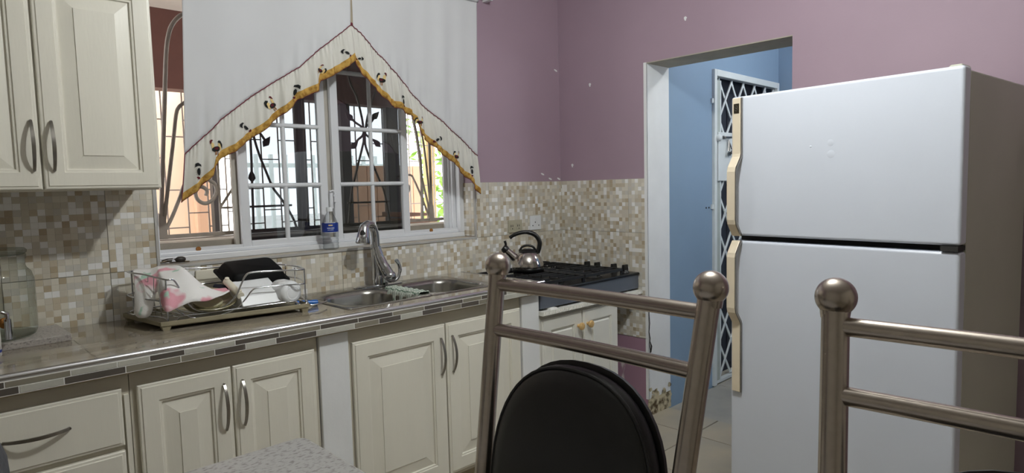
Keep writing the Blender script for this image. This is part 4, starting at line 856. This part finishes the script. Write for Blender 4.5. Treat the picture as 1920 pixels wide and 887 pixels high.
nb = obj('dark_handle', MB().tube(smooth_path([(-2.21, -.17, 0.999), (-2.17, -.20, 0.986), (-2.13, -.215, 0.972)], 4), [.012, .013, .014, .014, .014, .013, .013, .012, .011], 12), pm('navy_plastic', (26, 28, 40), .4), None)
tag(nb, 'dark navy utensil handle under the roasting pan', 'utensil')

# keys and bottle on the sill
ky = thing('key_bunch', 'dark bunch of keys on left end of window sill', 'keys', (-2.29, .045, WZ0))
part('ring', MB().tube([(-2.285 + .016 * math.cos(a), .045 + .016 * math.sin(a), WZ0 + .006) for a in [2 * PI * k / 20 for k in range(20)]], .0015, 6, closed=True), M['key'], ky)
for k, a in enumerate((.2, -.3, 2.9, 3.4, .8, 2.3)):
    p = Vector((-2.285, .045, WZ0 + .004 + .003 * k)); d = Vector((math.cos(a), math.sin(a) * .5, 0))
    part('key', MB().lathe([(.011, 0), (.011, .003)], p + d * .018, (0, 0, 1), 10).tube([p + d * .026 + Vector((0, 0, .0015)), p + d * .058 + Vector((0, 0, -.001 * k))], .0028, 6), M['key'], ky)
part('fob', MB().sphere((-2.262, .040, WZ0 + .016), .016, 12, 8, sc=(1.3, .8, .8)), pm('dark_brown_fob', (46, 40, 36), .5), ky)
wb = thing('water_bottle', 'clear plastic bottle with dark blue label on the sill', 'bottle', (-1.602, .040, WZ0))
bpf = [(.026, 0), (.036, .004), (.0375, .014), (.035, .022), (.0375, .030), (.035, .038), (.0375, .046), (.035, .054), (.0372, .062), (.0372, .112), (.0365, .122), (.030, .142), (.018, .166), (.0135, .174), (.0135, .182)]
part('body', MB().lathe(bpf, (-1.602, .040, WZ0), seg=32), M['pet'], wb)
part('cap', MB().lathe([(.0155, .180), (.0155, .198), (.0145, .200)], (-1.602, .040, WZ0), seg=20), M['cap_white'], wb)
lb = part('label', MB().lathe([(.0380, .084), (.0380, .126)], (-1.602, .040, WZ0), seg=32, cap0=False, cap1=False), M['label_blue'], wb)
def arc_strip(a0, a1, z0, z1, r=.0384):
    return MB().grid(lambda u, v: (-1.602 + r * math.cos(a0 + (a1 - a0) * u), .040 + r * math.sin(a0 + (a1 - a0) * u), WZ0 + z0 + (z1 - z0) * v), 8, 1)
for a0, a1, z0, z1, mt in ((-2.25, -1.75, .113, .119, M['emb_tan']), (-2.75, -1.35, .1265, .129, M['cap_white']), (-2.75, -1.35, .0815, .0835, M['cap_white']), (-2.42, -1.98, .101, .1045, M['cap_white']), (-1.94, -1.55, .101, .1045, M['cap_white']), (-2.38, -2.10, .0935, .0955, M['cap_white']), (-2.06, -1.66, .0935, .0955, M['cap_white'])):
    part('label_print', arc_strip(a0, a1, z0, z1), mt, lb)

# ================================================================== FRIDGE
FX, FY0, FY1, FZ = -.780, -2.281, -1.511, 1.678
fg = thing('refrigerator', 'white top-freezer refrigerator with yellowed cream handles', 'refrigerator', (FX, FY0, 0))
part('cabinet', MB().box(-.715, -.090, FY0 + .004, FY1 - .004, .03, FZ - .008), M['fridge_side'], fg, bevel=.006)
part('gasket', MB().box(-.722, -.712, FY0 + .012, FY1 - .012, .09, FZ - .02), M['gasket'], fg)
part('freezer_door', MB().box(FX, -.722, FY0, FY1, 1.142, FZ), M['fridge'], fg, bevel=.010, seg=4)
part('fridge_door', MB().box(FX, -.722, FY0, FY1, .10, 1.122), M['fridge'], fg, bevel=.010, seg=4)
part('kick_grille', MB().box(-.73, -.70, FY0 + .02, FY1 - .02, .02, .09), M['gasket'], fg)
for dy, dz, rr in ((-1.894, 1.477, .012), (-1.896, 1.438, .014), (-1.825, 1.468, .004)): part('dent', MB().lathe([(rr, 0), (rr * .7, .0008), (rr * .3, .0012), (.0004, .0013)], (FX, dy, dz), (-1, 0, 0), 18), M['fridge'], fg)
part('hinge_cap', MB().hexa([(-.765, FY0 + .012, FZ), (-.68, FY0 + .012, FZ), (-.68, FY0 + .05, FZ - .0), (-.765, FY0 + .05, FZ)], [(-.755, FY0 + .016, FZ + .008), (-.69, FY0 + .016, FZ + .008), (-.69, FY0 + .045, FZ + .008), (-.755, FY0 + .045, FZ + .008)]), M['fridge_side'], fg, bevel=.003)
part('middle_hinge', MB().box(-.785, -.72, FY0 + .004, FY0 + .05, 1.124, 1.140), M['gasket'], fg)
for y in (FY0 + .06, FY1 - .06):
    for x in (-.66, -.14): part('foot', MB().lathe([(.02, 0), (.02, .03)], (x, y, 0), (0, 0, 1), 12), M['rubber'], fg)
def fhandle(path, y0, y1, th=.011):
    """strap handle: (offset from the door, z) path, extruded across y"""
    P = [Vector((FX - d, 0, z)) for d, z in path]; rings = []
    for k, c in enumerate(P):
        t = (P[min(k + 1, len(P) - 1)] - P[max(k - 1, 0)]).normalized(); n = Vector((t.z, 0, -t.x)); n = n if n.x < 0 else -n
        a, b = c + n * th / 2, c - n * th / 2
        rings.append([(a.x, y0, a.z), (a.x, y1, a.z), (b.x, y1, b.z), (b.x, y0, b.z)])
    return MB().loft(rings, 0, False)
HY0, HY1 = FY1 - .048, FY1 - .012
up_ = [(.006, 1.672), (.006, 1.46), (.010, 1.445), (.040, 1.405), (.044, 1.39), (.044, 1.205), (.040, 1.19), (.012, 1.150), (.006, 1.143)]
lo_ = [(.006, 1.121), (.012, 1.114), (.040, 1.075), (.044, 1.06), (.044, .862), (.040, .846), (.010, .805), (.006, .795), (.006, .52)]
for path, nm in ((up_, 'upper'), (lo_, 'lower')):
    h = part('handle', fhandle(path, HY0, HY1), M['fridge_handle'], fg, bevel=.003)
    part('chrome_edge', fhandle(path, HY0 - .004, HY0 + .0005, .009), M['nickel'], h)
    if nm == 'upper':
        part('badge', MB().box(FX - .0135, FX - .011, HY0 + .006, HY1 - .008, 1.614, 1.650), pm('dark_bronze_badge', (60, 54, 42), .3, .6), h)
        em = MB()
        for zc in (1.627, 1.637): em.tube([(FX - .0145, (HY0 + HY1) / 2 - .001 + .0042 * math.cos(a), zc + .005 * math.sin(a)) for a in [2 * PI * k / 12 for k in range(12)]], .0009, 5, closed=True)
        part('emblem', em, M['nickel'], h)
    else:
        part('embossed_mark', MB().box(FX - .0128, FX - .011, HY0 + .012, HY0 + .022, .60, .616), M['fridge_handle'], h, bevel=.0005)

fg.rotation_euler = (0, 0, math.radians(-5.6))

# ================================================================== TABLE AND CHAIRS
TZ = .76
tb = thing('dining_table', 'grey granite-look dining table nearest the viewer', 'table', (-3.0, -1.95, 0))
part('table_top', MB().loft([rrect(-3.60, -2.392, -2.58, -1.268, .02, TZ - .028, 4), rrect(-3.60, -2.388, -2.58, -1.265, .022, TZ - .024, 4), rrect(-3.60, -2.388, -2.58, -1.265, .022, TZ - .002, 4), rrect(-3.598, -2.392, -2.578, -1.268, .02, TZ, 4)], 0, False), M['table'], tb)
part('edge_band', MB().loft([rrect(-3.601, -2.386, -2.581, -1.263, .022, TZ - .022, 4), rrect(-3.601, -2.386, -2.581, -1.263, .022, TZ - .006, 4)], 0, False, False, False), M['table_edge'], tb)
for x in (-3.50, -2.66):
    for y in (-2.5, -1.35): part('leg', MB().tube([(x, y, 0), (x, y, TZ - .028)], .022, 14), M['chair_metal'], tb)
part('apron', MB().box(-3.50, -2.49, -1.36, -1.34, TZ - .09, TZ - .028).box(-3.50, -2.49, -2.51, -2.49, TZ - .09, TZ - .028), M['chair_metal'], tb)
bg_ = thing('grey_bag', 'dark grey soft cloth bag at lower left edge', 'bag', (-3.06, -1.45, TZ))
part('sack', MB().lathe([(.08, 0), (.105, .03), (.110, .12), (.106, .19), (.095, .225), (.07, .26), (.03, .28), (.004, .285)], (-3.066, -1.45, TZ), seg=28), M['bag'], bg_)
part('loop', MB().tube(smooth_path([(-3.09, -1.45, TZ + .272), (-3.10, -1.45, TZ + .31), (-3.075, -1.45, TZ + .325), (-3.05, -1.45, TZ + .31), (-3.055, -1.45, TZ + .275)], 4), .006, 8), M['bag'], bg_)

# chair: local frame, seat towards -x, back plane along y, rear posts lean back (+x) and splay outwards
REC, SPL, ZB, HWID = .186, .058, 1.178, .258
def post_pt(sgn, z): return (-(ZB - z) * REC if z > .47 else -(ZB - .47) * REC + (.47 - z) * .12, sgn * (HWID - (ZB - z) * SPL if z > .47 else HWID - (ZB - .47) * SPL), z)
def make_chair(loc, label):
    c = thing('dining_chair', label, 'chair', (0, 0, 0), 'metal dining chairs along the table')
    PR_ = .0190
    for s in (1, -1):
        p = part('post', MB().tube([post_pt(s, z) for z in (0, .12, .25, .40, .47, .54, .7, .9, 1.05, ZB - .018)], PR_, 20), M['chair_metal'], c)
        x, y, z = post_pt(s, ZB)
        part('ball_finial', MB().lathe([(.0192, -.032), (.0202, -.026), (.0208, -.020)], (x, y, z), (.1, 0, 1), 24).sphere((x, y, z), .0288, 32, 18), M['chair_metal'], p)
        part('front_leg', MB().tube([(-.48, s * .19, 0), (-.47, s * .185, .2), (-.455, s * .18, .44)], .0135, 16), M['chair_metal'], c)
        part('side_rail', MB().tube([(-.475, s * .186, .18), post_pt(s, .20)], .009, 12), M['chair_metal'], c)
    for z0, z1 in ((1.137, 1.137), (1.040, 1.040)):
        a, b = Vector(post_pt(1, z0)), Vector(post_pt(-1, z1)); n = 12
        part('back_rail', MB().tube([a + (b - a) * (k / n) + Vector((.010 * math.sin(PI * k / n), 0, 0)) for k in range(n + 1)], .0140, 16), M['chair_metal'], c)
    part('seat_frame', MB().tube(smooth_path([(-.46, -.18, .445), (-.46, .18, .445), (-.28, .21, .445), (-.14, .20, .445), (-.14, -.20, .445), (-.28, -.21, .445)], 4, True), .011, 12, closed=True), M['chair_metal'], c)
    st = []
    for i, h in ((.0, .452), (-.008, .458), (-.012, .475), (0, .492), (.03, .498)): st.append(rrect(-.50 - -.0 + i, -.125 - i, -.215 + i, .215 - i, .09, h, 6))
    part('seat', MB().loft(st, 0, True), M['black_vinyl'], c)
    # oval back pad, leaning with the posts
    lean = Matrix.Translation((-(ZB - .775) * REC, 0, .775)) @ Matrix.Rotation(math.atan(REC), 4, 'Y')
    def ov(k, d, dz=0): 
        o_ = []
        for q in range(48):
            a = 2 * PI * q / 48; ex = 2 / 2.35
            cyy = math.copysign(abs(math.cos(a)) ** ex, math.cos(a)); czz = math.copysign(abs(math.sin(a)) ** ex, math.sin(a))
            o_.append((d, .199 * k * cyy, .232 * k * czz + dz))
        return o_
    pad = part('backrest', MB().loft([ov(.90, .018), ov(.985, .016), ov(1.0, .006), ov(.99, -.006), ov(.965, -.014), ov(.93, -.020), ov(.80, -.026), ov(.4, -.030)], 0, True).xf(lean), M['black_vinyl'], c)
    part('piping', MB().tube([Vector(p) for p in ov(.975, -.0135)], .0035, 8, closed=True).xf(lean), M['black_vinyl'], pad)
    part('back_panel', MB().loft([ov(.96, .030, .004), ov(1.02, .027, .004), ov(1.02, .019, .004), ov(.96, .017, .004)], 0, True).xf(lean), M['black_plastic'], pad)
    c.location = loc
    return c
CX = -2.105
ch1 = make_chair((CX, -1.932, 0), 'metal dining chair with black oval back, nearer the stove')
ch2 = copy_tree(ch1); ch2.location = (CX + .033, -2.630, 0); [setattr(k, 'location', (0, 0, -.022)) for k in ch2.children if k.name.startswith('backrest')]; ch2['label'] = 'metal dining chair at the right edge before the refrigerator'

# ================================================================== LAMP (above the frame)
lp = thing('ceiling_lamp', 'bare bulb on a short drop hanging from the ceiling', 'lamp', (LAMP_POS.x, LAMP_POS.y, ZC))
part('ceiling_rose', MB().lathe([(.05, 0), (.045, -.02), (.01, -.03)], (LAMP_POS.x, LAMP_POS.y, ZC), (0, 0, 1), 24), M['white_plastic'], lp)
part('holder', MB().tube([(LAMP_POS.x, LAMP_POS.y, ZC - .02), (LAMP_POS.x, LAMP_POS.y, LAMP_POS.z + .05)], [.006, .018], 14), M['white_plastic'], lp)
part('bulb', MB().sphere(tuple(LAMP_POS), .05, 20, 12), M['bulb'], lp)
hl = thing('added_hall_lamp', 'unseen ceiling lamp added to light the blue hall', 'lamp', (.95, -1.75, ZC))  # guessed lamp out of view, added for hall light and the second faucet shadow
part('base', MB().lathe([(.09, 0), (.085, -.03), (.05, -.04)], (.95, -1.75, ZC), (0, 0, 1), 24), M['white_plastic'], hl)
HB = M['bulb'].copy(); HB.name = 'added_hall_bulb'; HB.node_tree.nodes['Emission'].inputs['Strength'].default_value = 260.0
part('bulb', MB().sphere((.95, -1.75, ZC - .09), .05, 20, 12), HB, hl)
